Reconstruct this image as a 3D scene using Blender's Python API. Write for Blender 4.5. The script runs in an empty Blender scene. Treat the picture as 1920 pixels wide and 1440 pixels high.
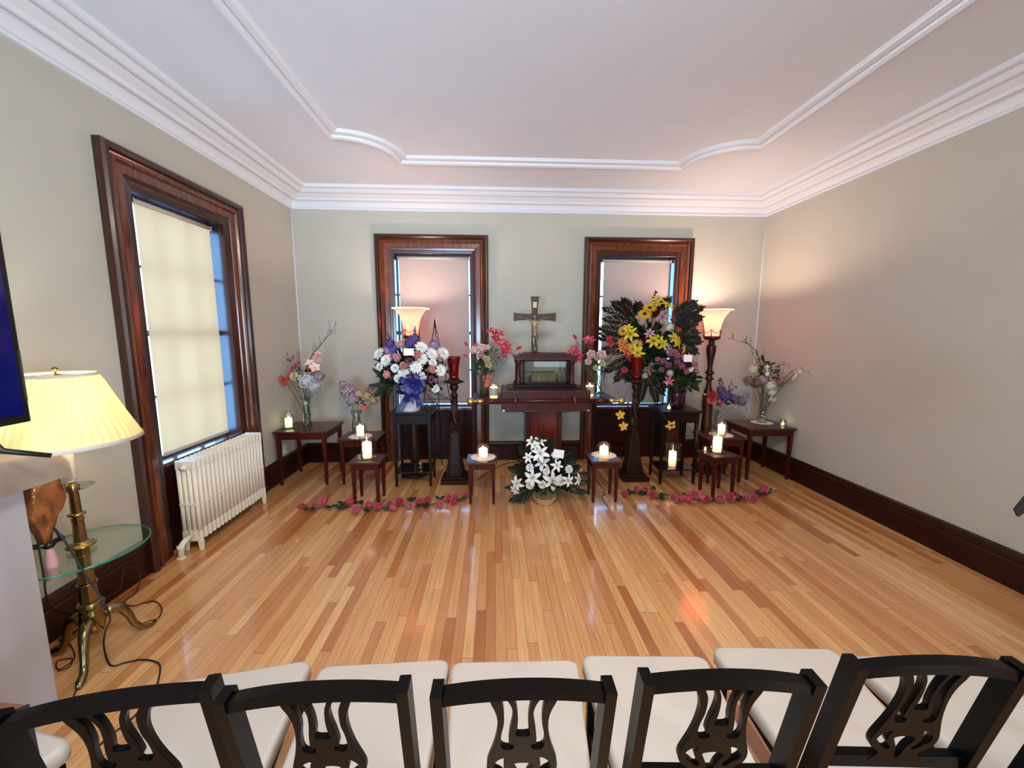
import bpy, bmesh, math, random
from mathutils import Vector, Matrix, Euler
PI = math.pi
R = math.radians
random.seed(7)
scene = bpy.context.scene
COL = scene.collection
XL, XR, D, ZC = -2.395, 3.388, 4.937, 3.27
YR = -3.6
CAMZ = 1.65
# ------------------------------------------------------------------ camera
FPX, PITCH, YAW, ROLL = 730.67, 0.1313, 0.045, 0.0025
cy, sy, cp, sp = math.cos(YAW), math.sin(YAW), math.cos(PITCH), math.sin(PITCH)
FW = Vector((sy*cp, cy*cp, -sp)); R0 = Vector((cy, -sy, 0)); U0 = R0.cross(FW)
RT = R0*math.cos(ROLL)+U0*math.sin(ROLL); UP = -R0*math.sin(ROLL)+U0*math.cos(ROLL)
cd = bpy.data.cameras.new('camera'); cam = bpy.data.objects.new('camera', cd); COL.objects.link(cam)
M = Matrix((RT, UP, -FW)).transposed().to_4x4(); M.translation = Vector((0, 0, CAMZ))
cam.matrix_world = M
cd.sensor_fit = 'HORIZONTAL'; cd.sensor_width = 36; cd.lens = FPX/1920*36; cd.clip_start = 0.02
scene.camera = cam
# ------------------------------------------------------------------ view + world
vs = scene.view_settings
vs.view_transform = 'Standard'; vs.look = 'None'; vs.gamma = 1; vs.exposure = 0.5
vs.use_curve_mapping = False
w = bpy.data.worlds.new('world'); scene.world = w; w.use_nodes = True
bg = w.node_tree.nodes['Background']; bg.inputs[0].default_value = (0.24, 0.52, 1.0, 1); bg.inputs[1].default_value = 13.0
def area(name, loc, target, size, energy, color, sizey=None, spread=180):
    l = bpy.data.lights.new(name, 'AREA'); l.energy = energy; l.color = color
    l.shape = 'RECTANGLE'; l.size = size; l.size_y = sizey or size; l.spread = R(spread)
    o = bpy.data.objects.new(name, l); COL.objects.link(o); o.location = loc
    o.rotation_euler = (Vector(target)-Vector(loc)).to_track_quat('-Z', 'Y').to_euler()
    return o
# rear area lights: daylight from unseen windows behind the camera
area('rear_window_light', (-1.2, YR+.12, 1.7), (-0.8, 1.4, 3.3), 1.6, 102, (0.50, 0.74, 1.0), 2.2, 100)
area('rear_window_light', (1.9, YR+.12, 1.7), (0.8, 5, 1.5), 1.4, 12, (0.78, 0.88, 1.0), 2.2)
area('side_fill_light', (XR-.12, -1.5, 1.5), (-2.4, 2.4, .9), 1.4, 38, (0.78, 0.89, 1.0), 1.8, 80)  # added cool fill for the left wall, radiator and seats; no window there
area('ceiling_fill_light', (0.2, 0.3, 3.15), (1.2, 2.6, 0), 0.8, 62, (1.0, 0.86, 0.72), 0.8)  # added warm fill, out of view, to brighten flowers and far room
def point(name, loc, energy, color, rad=0.03, parent=None):
    l = bpy.data.lights.new(name, 'POINT'); l.energy = energy; l.color = color; l.shadow_soft_size = rad
    o = bpy.data.objects.new(name, l); COL.objects.link(o); o.location = loc
    if parent: o.parent = parent
    return o

# ------------------------------------------------------------------ materials
def srgb(r, g, b):
    f = lambda c: (c/255/12.92) if c/255 <= 0.04045 else ((c/255+0.055)/1.055)**2.4
    return (f(r), f(g), f(b), 1)
def mat(name, col, rough=0.5, metal=0.0, var=0.0, scale=20.0, stretch=(1, 1, 1), coat=0.0, bump=0.0, emis=None, es=0, sub=0, col2=None, sheen=0, spec=0.5):
    m = bpy.data.materials.new(name); m.use_nodes = True
    nt = m.node_tree; p = nt.nodes['Principled BSDF']
    c = srgb(*col)
    p.inputs['Base Color'].default_value = c
    p.inputs['Roughness'].default_value = rough; p.inputs['Metallic'].default_value = metal
    p.inputs['Specular IOR Level'].default_value = spec; p.inputs['Coat Weight'].default_value = coat; p.inputs['Coat Roughness'].default_value = 0.12
    if sub: p.inputs['Subsurface Weight'].default_value = sub; p.inputs['Subsurface Radius'].default_value = (0.02, 0.012, 0.008); p.inputs['Subsurface Scale'].default_value = 0.5
    if sheen: p.inputs['Sheen Weight'].default_value = sheen
    if emis: p.inputs['Emission Color'].default_value = srgb(*emis); p.inputs['Emission Strength'].default_value = es
    tc = nt.nodes.new('ShaderNodeTexCoord'); mp = nt.nodes.new('ShaderNodeMapping'); nz = nt.nodes.new('ShaderNodeTexNoise')
    nt.links.new(tc.outputs['Object'], mp.inputs[0]); nt.links.new(mp.outputs[0], nz.inputs['Vector'])
    mp.inputs['Scale'].default_value = stretch; nz.inputs['Scale'].default_value = scale; nz.inputs['Detail'].default_value = 5
    if var or col2:
        rp = nt.nodes.new('ShaderNodeValToRGB')
        if col2: a, b = srgb(*col2), c
        else:
            a = tuple(x*(1-var) for x in c[:3])+(1,); b = tuple(min(1, x*(1+var)) for x in c[:3])+(1,)
        rp.color_ramp.elements[0].position = 0.3; rp.color_ramp.elements[1].position = 0.7
        rp.color_ramp.elements[0].color = a; rp.color_ramp.elements[1].color = b
        nt.links.new(nz.outputs['Fac'], rp.inputs[0]); nt.links.new(rp.outputs[0], p.inputs['Base Color'])
    if bump:
        bn = nt.nodes.new('ShaderNodeBump'); bn.inputs['Strength'].default_value = bump; bn.inputs['Distance'].default_value = 0.01
        nt.links.new(nz.outputs['Fac'], bn.inputs['Height']); nt.links.new(bn.outputs[0], p.inputs['Normal'])
    return m
def thin_glass(name, tint=(255, 255, 255), refl=0.12, body=0.0, bodycol=(255, 255, 255), rough=0.02):
    m = bpy.data.materials.new(name); m.use_nodes = True; nt = m.node_tree
    for n in list(nt.nodes): nt.nodes.remove(n)
    out = nt.nodes.new('ShaderNodeOutputMaterial'); tr = nt.nodes.new('ShaderNodeBsdfTransparent'); gl = nt.nodes.new('ShaderNodeBsdfGlossy')
    tr.inputs[0].default_value = srgb(*tint); gl.inputs['Roughness'].default_value = rough
    lw = nt.nodes.new('ShaderNodeLayerWeight'); lw.inputs[0].default_value = 0.5
    mr = nt.nodes.new('ShaderNodeMapRange'); mr.inputs['To Min'].default_value = refl*0.35; mr.inputs['To Max'].default_value = min(1, refl*4)
    pw = nt.nodes.new('ShaderNodeMath'); pw.operation = 'POWER'; pw.inputs[1].default_value = 2.5
    nt.links.new(lw.outputs['Facing'], pw.inputs[0]); nt.links.new(pw.outputs[0], mr.inputs[0])
    mx = nt.nodes.new('ShaderNodeMixShader'); nt.links.new(mr.outputs[0], mx.inputs[0])
    nt.links.new(tr.outputs[0], mx.inputs[1]); nt.links.new(gl.outputs[0], mx.inputs[2]); last = mx
    if body:
        df = nt.nodes.new('ShaderNodeBsdfDiffuse'); df.inputs[0].default_value = srgb(*bodycol)
        m2 = nt.nodes.new('ShaderNodeMixShader'); m2.inputs[0].default_value = body
        nt.links.new(mx.outputs[0], m2.inputs[1]); nt.links.new(df.outputs[0], m2.inputs[2]); last = m2
    nt.links.new(last.outputs[0], out.inputs[0])
    return m
def translucent(name, diff, trans, mixf=0.5, bump=0, emis=None, es=0, gloss=0.0):
    m = bpy.data.materials.new(name); m.use_nodes = True; nt = m.node_tree
    for n in list(nt.nodes): nt.nodes.remove(n)
    out = nt.nodes.new('ShaderNodeOutputMaterial'); a = nt.nodes.new('ShaderNodeBsdfDiffuse'); b = nt.nodes.new('ShaderNodeBsdfTranslucent')
    a.inputs[0].default_value = srgb(*diff); b.inputs[0].default_value = srgb(*trans)
    nz = nt.nodes.new('ShaderNodeTexNoise'); nz.inputs['Scale'].default_value = 300
    mx = nt.nodes.new('ShaderNodeMixShader'); mx.inputs[0].default_value = mixf
    nt.links.new(a.outputs[0], mx.inputs[1]); nt.links.new(b.outputs[0], mx.inputs[2]); last = mx
    if gloss:
        g = nt.nodes.new('ShaderNodeBsdfGlossy'); g.inputs['Roughness'].default_value = 0.2
        m3 = nt.nodes.new('ShaderNodeMixShader'); m3.inputs[0].default_value = gloss
        nt.links.new(last.outputs[0], m3.inputs[1]); nt.links.new(g.outputs[0], m3.inputs[2]); last = m3
    if emis:
        e = nt.nodes.new('ShaderNodeEmission'); e.inputs[0].default_value = srgb(*emis); e.inputs[1].default_value = es
        ad = nt.nodes.new('ShaderNodeAddShader'); nt.links.new(last.outputs[0], ad.inputs[0]); nt.links.new(e.outputs[0], ad.inputs[1]); last = ad
    nt.links.new(last.outputs[0], out.inputs[0])
    return m
def floor_mat():
    m = bpy.data.materials.new('oak_strip_floor'); m.use_nodes = True; nt = m.node_tree; p = nt.nodes['Principled BSDF']
    N = nt.nodes.new; L = nt.links.new
    tc = N('ShaderNodeTexCoord'); sx = N('ShaderNodeSeparateXYZ'); L(tc.outputs['Object'], sx.inputs[0])
    def math_(op, a, b=None):
        n = N('ShaderNodeMath'); n.operation = op
        for i, v in enumerate((a, b)):
            if v is None: continue
            if isinstance(v, (int, float)): n.inputs[i].default_value = v
            else: L(v, n.inputs[i])
        return n.outputs[0]
    xs = math_('MULTIPLY', sx.outputs['X'], 1/0.057); xi = math_('FLOOR', xs); xf = math_('FRACT', xs)
    wn = N('ShaderNodeTexWhiteNoise'); wn.noise_dimensions = '1D'; L(xi, wn.inputs['W'])
    ys = math_('ADD', math_('MULTIPLY', sx.outputs['Y'], 1/1.25), math_('MULTIPLY', wn.outputs['Value'], 17.0))
    yi = math_('FLOOR', ys); yf = math_('FRACT', ys)
    cb = N('ShaderNodeCombineXYZ'); L(xi, cb.inputs[0]); L(yi, cb.inputs[1])
    w2 = N('ShaderNodeTexWhiteNoise'); w2.noise_dimensions = '2D'; L(cb.outputs[0], w2.inputs['Vector'])
    rp = N('ShaderNodeValToRGB'); cr = rp.color_ramp
    cr.elements[0].position = 0; cr.elements[0].color = srgb(178, 108, 60)
    cr.elements[1].position = 1; cr.elements[1].color = srgb(239, 188, 128)
    for ps, c in ((0.10, (198, 130, 78)), (0.3, (214, 152, 95)), (0.6, (226, 168, 109)), (0.85, (233, 178, 118))):
        e = cr.elements.new(ps); e.color = srgb(*c)
    L(w2.outputs['Value'], rp.inputs[0])
    # grain
    c3 = N('ShaderNodeCombineXYZ'); L(math_('MULTIPLY', sx.outputs['X'], 60), c3.inputs[0]); L(math_('ADD', math_('MULTIPLY', sx.outputs['Y'], 2.2), math_('MULTIPLY', w2.outputs['Value'], 40)), c3.inputs[1]); L(xi, c3.inputs[2])
    gn = N('ShaderNodeTexNoise'); gn.inputs['Scale'].default_value = 1.6; gn.inputs['Detail'].default_value = 6; gn.inputs['Roughness'].default_value = 0.65; L(c3.outputs[0], gn.inputs['Vector'])
    gr = N('ShaderNodeMapRange'); gr.inputs['From Min'].default_value = 0.3; gr.inputs['From Max'].default_value = 0.72; gr.inputs['To Min'].default_value = 0.76; gr.inputs['To Max'].default_value = 1.1; L(gn.outputs['Fac'], gr.inputs[0])
    sc = N('ShaderNodeVectorMath'); sc.operation = 'SCALE'; L(rp.outputs[0], sc.inputs[0]); L(gr.outputs[0], sc.inputs['Scale'])
    # seams
    ex = math_('LESS_THAN', math_('MINIMUM', xf, math_('SUBTRACT', 1.0, xf)), 0.018)
    ey = math_('LESS_THAN', math_('MINIMUM', yf, math_('SUBTRACT', 1.0, yf)), 0.0012)
    em = math_('MAXIMUM', ex, ey)
    mx = N('ShaderNodeMix'); mx.data_type = 'RGBA'; L(math_('MULTIPLY', em, 0.72), mx.inputs['Factor']); L(sc.outputs[0], mx.inputs['A']); mx.inputs['B'].default_value = srgb(70, 36, 16)
    L(mx.outputs['Result'], p.inputs['Base Color'])
    rr = N('ShaderNodeMapRange'); rr.inputs['To Min'].default_value = 0.17; rr.inputs['To Max'].default_value = 0.30; L(gn.outputs['Fac'], rr.inputs[0]); L(rr.outputs[0], p.inputs['Roughness'])
    bn = N('ShaderNodeBump'); bn.inputs['Strength'].default_value = 0.25; bn.inputs['Distance'].default_value = 0.001; L(math_('SUBTRACT', 1.0, em), bn.inputs['Height']); L(bn.outputs[0], p.inputs['Normal'])
    p.inputs['Coat Weight'].default_value = 0.7; p.inputs['Coat Roughness'].default_value = 0.09
    return m
M_floor = floor_mat()
M_wall = mat('wall_paint', (189, 187, 174), 0.7, var=0.02, scale=3, bump=0.02)
M_ceil = mat('ceiling_paint', (226, 231, 240), 0.75, var=0.015, scale=3)
M_plaster = mat('cornice_plaster', (230, 233, 240), 0.5)
M_trim = mat('mahogany_trim', (122, 58, 23), 0.26, col2=(60, 22, 9), scale=7, stretch=(9, 9, 0.8), coat=0.35)
M_trimd = mat('dark_stained_moulding', (70, 28, 15), 0.28, col2=(34, 12, 7), scale=7, stretch=(9, 9, 0.8), coat=0.25)
M_apron = mat('shaded_apron_wood', (52, 17, 11), 0.4, col2=(30, 9, 7), scale=7, stretch=(6, 6, 0.8), spec=0.2)  # shade of the recess below the sills is put into this wood colour
M_base = mat('baseboard_wood', (54, 17, 10), 0.34, col2=(30, 8, 5), scale=7, stretch=(1, 1, 6), spec=.3)
M_table = mat('dark_mahogany', (82, 32, 24), 0.32, col2=(52, 17, 14), scale=9, stretch=(1.5, 8, 1.5), coat=0.15)
M_tleg = mat('dark_mahogany_leg', (84, 30, 22), 0.36, col2=(52, 15, 12), scale=9, stretch=(8, 8, 1), spec=0.2)
M_stand = mat('espresso_wood', (34, 13, 11), 0.35, col2=(20, 7, 6), scale=9, stretch=(1.5, 6, 1.5), spec=0.2)
M_altar = mat('red_mahogany', (78, 20, 13), 0.34, col2=(46, 11, 8), scale=8, stretch=(6, 1, 1.5), coat=0.1, spec=.35)
M_altp = mat('red_mahogany_panel', (116, 32, 12), 0.3, col2=(76, 19, 8), scale=6, stretch=(7, 7, 0.8), coat=0.3)
M_carve = mat('carved_dark_oak', (56, 26, 16), 0.38, col2=(28, 12, 8), scale=14, stretch=(4, 4, 1), spec=0.2)
M_crosswood = mat('crucifix_wood', (58, 20, 13), 0.5, col2=(46, 16, 11), scale=8, stretch=(6, 6, 1))
M_black = mat('black_lacquer', (8, 6, 6), 0.36, var=0.15, scale=8, spec=.12)
M_seat = mat('cream_vinyl', (198, 191, 182), 0.5, var=0.03, scale=6, bump=0.03)
M_rad = mat('radiator_enamel', (240, 235, 218), 0.42, var=0.04, scale=12, bump=0.05)
M_brass = mat('aged_brass', (146, 128, 90), 0.24, 1.0, var=0.15, scale=14)
M_brassb = mat('polished_brass', (214, 180, 110), 0.2, 1.0, var=0.06, scale=14)
M_bronze = mat('dark_bronze', (66, 36, 24), 0.35, 0.6, var=0.15)
M_hook = mat('copper_hook', (150, 96, 84), 0.3, 0.9)
M_iron = mat('black_wire', (24, 18, 16), 0.4, 0.5)
M_wax = translucent('white_wax', (250, 246, 236), (255, 244, 220), 0.4, gloss=.03)
M_waxg = translucent('ivory_wax', (252, 244, 220), (255, 238, 196), 0.5, gloss=.03)
M_sleeve = mat('candle_sleeve', (244, 236, 214), 0.45)
M_flame = mat('flame', (255, 210, 130), 0.5, emis=(255, 205, 120), es=30)
M_wick = mat('wick', (30, 25, 20), 0.8)
M_glass = thin_glass('clear_glass', (253, 253, 253), 0.16)
M_glassg = thin_glass('greenish_glass', (236, 246, 240), 0.2)
M_glassd = thin_glass('vase_glass', (244, 246, 243), 0.26)
M_gedge = thin_glass('glass_edge', (60, 170, 130), 0.25, body=0.45, bodycol=(60, 170, 130))
M_red = thin_glass('red_glass', (150, 8, 16), 0.2, body=0.35, bodycol=(150, 6, 14))
M_purple = thin_glass('purple_glass', (90, 20, 70), 0.2, body=0.3, bodycol=(90, 20, 60))
M_pane = thin_glass('window_pane', (240, 248, 250), 0.1)
M_screen = mat('tv_screen', (4, 6, 30), 0.12, emis=(0, 6, 70), es=1.0, coat=0.5)
M_plastic = mat('black_plastic', (16, 16, 18), 0.35)
M_doily = mat('doily', (238, 222, 216), 0.8, var=0.05, scale=60, bump=0.2)
M_doilyw = mat('lace_doily', (214, 208, 220), 0.8, var=0.1, scale=60, bump=0.2)
M_card = mat('card', (240, 240, 244), 0.6)
M_ribbon = mat('blue_ribbon', (5, 12, 96), 0.4, var=0.25, scale=15)
M_white = mat('white_ceramic', (232, 232, 240), 0.3, coat=0.3)
M_basket = mat('wicker', (196, 160, 112), 0.6, var=0.25, scale=40, bump=0.4)
M_pebble = mat('white_pebble', (214, 212, 206), 0.5, var=0.1)
M_water = thin_glass('water', (232, 242, 236), 0.12, body=0.05, bodycol=(60, 110, 90))
M_marble = mat('grey_painted_marble', (184, 180, 184), 0.35, col2=(168, 163, 168), scale=2.2, stretch=(2, 2, 0.5))
M_cloth = mat('champagne_satin', (162, 146, 128), 0.3, 0.25, var=0.12, scale=7, bump=0.15, sheen=0.4)
M_copper = mat('copper_foil_fabric', (206, 142, 92), 0.24, 0.7, col2=(140, 96, 66), scale=16, bump=1.0)
M_tassel = mat('pink_tassel', (216, 170, 172), 0.8, var=0.08, scale=90, stretch=(1, 1, 0.1))
M_cable = mat('brown_cable', (58, 24, 16), 0.45)
M_cableb = mat('black_cable', (20, 18, 24), 0.45)
M_coat = mat('brown_coat', (128, 84, 70), 0.85, var=0.12, scale=30, bump=0.2)
M_coatf = mat('dark_fleck_lining', (52, 40, 44), 0.9, col2=(30, 24, 28), scale=120)
M_label = mat('paper_label', (196, 190, 172), 0.7, col2=(150, 140, 126), scale=40)
M_silver = mat('silver_metal', (190, 186, 178), 0.25, 1.0)
M_figure = mat('antique_metal_figure', (160, 146, 116), 0.42, 0.45, col2=(104, 90, 68), scale=40)
M_gold = mat('gilt_casket', (150, 126, 92), 0.35, 0.6, col2=(112, 90, 64), scale=30, bump=0.4)
M_shadeL = translucent('cream_roller_fabric', (224, 214, 194), (255, 176, 112), 0.165)
M_shadeB = translucent('blackout_roller_fabric', (180, 167, 161), (255, 200, 170), 0.008)
M_lampsh = translucent('pleated_lampshade_fabric', (238, 226, 176), (255, 226, 140), 0.26)
M_bowl = translucent('peach_alabaster_glass', (255, 214, 206), (255, 172, 156), 0.72, emis=(255, 146, 128), es=0.45, gloss=0.05)
M_rim = mat('bowl_rim', (255, 220, 190), 0.3, emis=(255, 214, 180), es=1.2)
M_bulb = mat('bulb', (255, 240, 210), 0.3, emis=(255, 226, 180), es=12)
GREENS = {'dark': mat('leaf_dark', (24, 42, 22), 0.5, col2=(11, 22, 12), scale=12, spec=.2), 'mid': mat('leaf_green', (46, 76, 36), 0.5, col2=(24, 44, 22), scale=14, spec=.25),
          'palm': mat('palm_leaf', (28, 32, 18), 0.5, col2=(13, 15, 10), scale=12, spec=.2), 'olive': mat('olive_leaf', (104, 98, 62), 0.6, col2=(70, 70, 44), scale=14),
          'maroon': mat('bronze_palm_leaf', (44, 18, 20), 0.5, col2=(24, 12, 10), scale=12, spec=.2), 'stem': mat('green_stem', (66, 84, 42), 0.55), 'twig': mat('brown_twig', (88, 70, 50), 0.7, col2=(60, 46, 34), scale=30), 'dusty': mat('dusty_leaf', (96, 108, 90), 0.6, col2=(70, 82, 68), scale=14)}
_pc = {}
def petal_mat(c):
    if c not in _pc: _pc[c] = mat('petal', c, 0.55, var=0.13, scale=25, sub=0.15)
    return _pc[c]
CENTER = {'yellow': mat('flower_centre', (206, 170, 60), 0.7), 'dark': mat('dark_flower_centre', (48, 22, 12), 0.8), 'green': mat('green_flower_centre', (150, 160, 90), 0.7), 'white': mat('white_flower_centre', (236, 232, 210), 0.7)}

# ------------------------------------------------------------------ mesh helper
class B:
    def __init__(s): s.bm = bmesh.new(); s.mi = 0
    def _faces(s, fs, smooth=None):
        for f in fs:
            f.material_index = s.mi
            if smooth is not None: f.smooth = smooth
    def box(s, c, d, rot=None, bev=0.0, taper=None):
        x, y, z = [v/2 for v in d]
        vs = []
        for sz in (-1, 1):
            for sx, sy in ((-1, -1), (1, -1), (1, 1), (-1, 1)):
                k = taper if (taper and sz < 0) else 1
                v = Vector((sx*x*k, sy*y*k, sz*z))
                if rot: v = Euler(rot).to_matrix() @ v
                vs.append(s.bm.verts.new(v+Vector(c)))
        fs = [s.bm.faces.new([vs[i] for i in q]) for q in ((3, 2, 1, 0), (4, 5, 6, 7), (0, 1, 5, 4), (1, 2, 6, 5), (2, 3, 7, 6), (3, 0, 4, 7))]
        s._faces(fs, False)
        if bev:
            es = list({e for f in fs for e in f.edges})
            r = bmesh.ops.bevel(s.bm, geom=es, offset=bev, segments=2, affect='EDGES', profile=0.5, clamp_overlap=True)
            s._faces(r['faces'], False)
        return s
    def lathe(s, prof, seg=24, c=(0, 0, 0), smooth=True, twist=None, square=0, cap=True, flute=None):
        rings = []
        for k, (r, z) in enumerate(prof):
            ring = []
            for i in range(seg):
                a = 2*PI*i/seg; rr = r
                if square: rr = r/max(abs(math.cos(a)), abs(math.sin(a)))
                if twist: rr = r*(1+twist[0]*math.cos(twist[1]*a+twist[2]*z))
                if flute: rr = r*(1+flute[0]*math.cos(flute[1]*a))
                ring.append(s.bm.verts.new((c[0]+rr*math.cos(a), c[1]+rr*math.sin(a), c[2]+z)))
            rings.append(ring)
        fs = []
        for a, b in zip(rings, rings[1:]):
            for i in range(seg):
                j = (i+1) % seg; fs.append(s.bm.faces.new((a[i], a[j], b[j], b[i])))
        s._faces(fs, smooth)
        if cap:
            cf = []
            if prof[0][0] > 1e-4: cf.append(s.bm.faces.new(rings[0][::-1]))
            if prof[-1][0] > 1e-4: cf.append(s.bm.faces.new(rings[-1]))
            s._faces(cf, False)
        return s
    def tube(s, pts, rad, seg=6, smooth=True, cap=True, flat=None):
        pts = [Vector(p) for p in pts]; n = len(pts)
        if not isinstance(rad, (list, tuple)): rad = [rad]*n
        rings = []; ref = Vector((0, 0, 1))
        for i, p in enumerate(pts):
            t = (pts[min(i+1, n-1)]-pts[max(i-1, 0)])
            if t.length < 1e-9: t = Vector((0, 0, 1))
            t.normalize()
            if i == 0:
                if abs(t.dot(ref)) > 0.95: ref = Vector((1, 0, 0))
                u = t.cross(ref).normalized()
            else:
                u = (u-t*u.dot(t))
                u = u.normalized() if u.length > 1e-6 else t.orthogonal().normalized()
            v = t.cross(u)
            r2 = flat if flat else 1
            rings.append([s.bm.verts.new(p+(u*math.cos(2*PI*k/seg)+v*math.sin(2*PI*k/seg)*r2)*rad[i]) for k in range(seg)])
        fs = []
        for a, b in zip(rings, rings[1:]):
            for i in range(seg):
                j = (i+1) % seg; fs.append(s.bm.faces.new((a[i], a[j], b[j], b[i])))
        if cap: fs += [s.bm.faces.new(rings[0][::-1]), s.bm.faces.new(rings[-1])]
        s._faces(fs, smooth)
        return s
    def grid(s, P, smooth=True):
        V = [[s.bm.verts.new(q) for q in row] for row in P]
        fs = []
        for a, b in zip(V, V[1:]):
            for i in range(len(a)-1): fs.append(s.bm.faces.new((a[i], a[i+1], b[i+1], b[i])))
        s._faces(fs, smooth); return s
    def sphere(s, c, r, u=10, v=6, sc=(1, 1, 1)):
        prof = [(max(1e-4, r*math.sin(PI*i/v))*1.0, -r*math.cos(PI*i/v)*sc[2]) for i in range(v+1)]
        st = len(s.bm.verts)
        s.lathe([(a*sc[0], b) for a, b in prof], u, c, cap=False); return s
    def prism(s, poly, y0, y1, axis='y'):
        a = []; b = []
        for (x, z) in poly:
            if axis == 'y': a.append(s.bm.verts.new((x, y0, z))); b.append(s.bm.verts.new((x, y1, z)))
            elif axis == 'x': a.append(s.bm.verts.new((y0, x, z))); b.append(s.bm.verts.new((y1, x, z)))
            else: a.append(s.bm.verts.new((x, z, y0))); b.append(s.bm.verts.new((x, z, y1)))
        fs = [s.bm.faces.new(a[::-1]), s.bm.faces.new(b)]
        for i in range(len(a)):
            j = (i+1) % len(a); fs.append(s.bm.faces.new((a[i], a[j], b[j], b[i])))
        s._faces(fs, False); return s
    # one petal or leaf: az around the axis, leaves the axis at elevation e0 and ends at e1
    def petal(s, az, e0, e1, L, W, cup=0.2, r0=0.0, z0=0.0, nu=4, nv=2, tip=0.6, wave=0.0, M=None):
        ca, sa = math.cos(az), math.sin(az); rr = r0; zz = z0; P = []
        for i in range(nu+1):
            u = i/nu; e = e0+(e1-e0)*u
            if i: rr += math.cos(e)*L/nu; zz += math.sin(e)*L/nu
            wd = W*0.5*(math.sin(PI*min(1, (u*0.86+0.10)))**tip if u < 1 else 0.12)
            row = []
            for j in range(-nv, nv+1):
                q = j/nv; off = cup*wd*q*q+wave*wd*math.sin(q*5+az*3+u*4)
                lx = rr-math.sin(e)*off; lz = zz+math.cos(e)*off
                v = Vector((lx*ca-q*wd*sa, lx*sa+q*wd*ca, lz))
                row.append(M @ v if M else v)
            P.append(row)
        return s.grid(P)
    def leaf(s, p0, p1, W, nrm=None, curl=0.15, nu=5, tip=0.8):
        p0 = Vector(p0); p1 = Vector(p1); d = p1-p0; L = d.length
        if L < 1e-6: return s
        t = d/L; n = Vector(nrm) if nrm else Vector((0, -1, 0.3))
        sd = t.cross(n)
        sd = sd.normalized() if sd.length > 1e-4 else t.orthogonal().normalized()
        n = sd.cross(t); P = []
        for i in range(nu+1):
            u = i/nu; wd = W*0.5*(math.sin(PI*min(1, u*0.93+0.04))**tip) if u < 1 else 0.0008
            c = p0+t*L*u+n*(curl*L*(u*(1-u)*4)*0.5)
            P.append([c-sd*wd+n*wd*0.25, c, c+sd*wd+n*wd*0.25])
        return s.grid(P)
    def build(s, name, mats, parent=None, loc=None, rot=None):
        me = bpy.data.meshes.new(name)
        s.bm.to_mesh(me); s.bm.free()
        for m in (mats if isinstance(mats, (list, tuple)) else [mats]): me.materials.append(m)
        o = bpy.data.objects.new(name, me); COL.objects.link(o)
        if parent: o.parent = parent
        if loc: o.location = loc
        if rot: o.rotation_euler = rot
        return o
def tag(o, label, cat, group=None, kind=None):
    if label: o['label'] = label
    if cat: o['category'] = cat
    if group: o['group'] = group
    if kind: o['kind'] = kind
    return o
def thing(name, label, cat, loc=(0, 0, 0), rz=0, group=None):
    o = bpy.data.objects.new(name, None); COL.objects.link(o); o.location = loc; o.rotation_euler = (0, 0, rz)
    o.empty_display_size = 0.05
    return tag(o, label, cat, group)
def struct(o): o['kind'] = 'structure'; return o
def kids(o): return [c for c in bpy.data.objects if c.parent == o]
def dup(root, loc, rz, label, group=None):
    r = root.copy(); COL.objects.link(r); r.location = loc; r.rotation_euler = (0, 0, rz); r['label'] = label
    if group: r['group'] = group
    def rec(src, dst):
        for ch in kids(src):
            c = ch.copy(); COL.objects.link(c); c.parent = dst; rec(ch, c)
    rec(root, r)
    return r
def at(u, v, Y):                       # the point of the room seen at a photograph pixel, at depth Y
    d = FW+RT*((u-960)/FPX)+UP*((720-v)/FPX); t = Y/d.y
    return Vector((d.x*t, Y, CAMZ+d.z*t))
def atz(u, v, Z):
    d = FW+RT*((u-960)/FPX)+UP*((720-v)/FPX); t = (Z-CAMZ)/d.z
    return Vector((d.x*t, d.y*t, Z))

# ------------------------------------------------------------------ room shell
b = B(); b.box(((XL+XR)/2, (YR+D)/2, -0.05), (XR-XL+.5, D-YR+.5, 0.1)); struct(b.build('floor', M_floor))
b = B(); b.box(((XL+XR)/2, (YR+D)/2, ZC+0.05), (XR-XL+.5, D-YR+.5, 0.1)); struct(b.build('ceiling', M_ceil))
WT = 0.26
OPZ = 2.60
def wall_with_openings(name, x0, x1, openings, place):
    b = B(); cur = x0
    def seg(a, c, z0, z1):
        if c-a > 1e-4: p, d = place((a+c)/2, c-a, (z0+z1)/2, z1-z0); b.box(p, d)
    for (a, c) in openings:
        seg(cur, a, 0, ZC); seg(a, c, OPZ, ZC); cur = c
    seg(cur, x1, 0, ZC)
    return struct(b.build(name, M_wall))
LW = (-1.215, -0.290); RW = (1.322, 2.262); SW = (2.820, 3.710)
wall_with_openings('wall_back', XL-WT, XR+WT, [LW, RW], lambda m, w_, zc, h: ((m, D+WT/2, zc), (w_, WT, h)))
wall_with_openings('wall_left', YR, D, [SW], lambda m, w_, zc, h: ((XL-WT/2, m, zc), (WT, w_, h)))
wall_with_openings('wall_right', YR, D, [], lambda m, w_, zc, h: ((XR+WT/2, m, zc), (WT, w_, h)))
b = B(); b.box(((XL+XR)/2, YR-.1, ZC/2), (XR-XL+.5, 0.2, ZC)); struct(b.build('wall_rear', M_wall))

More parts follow.
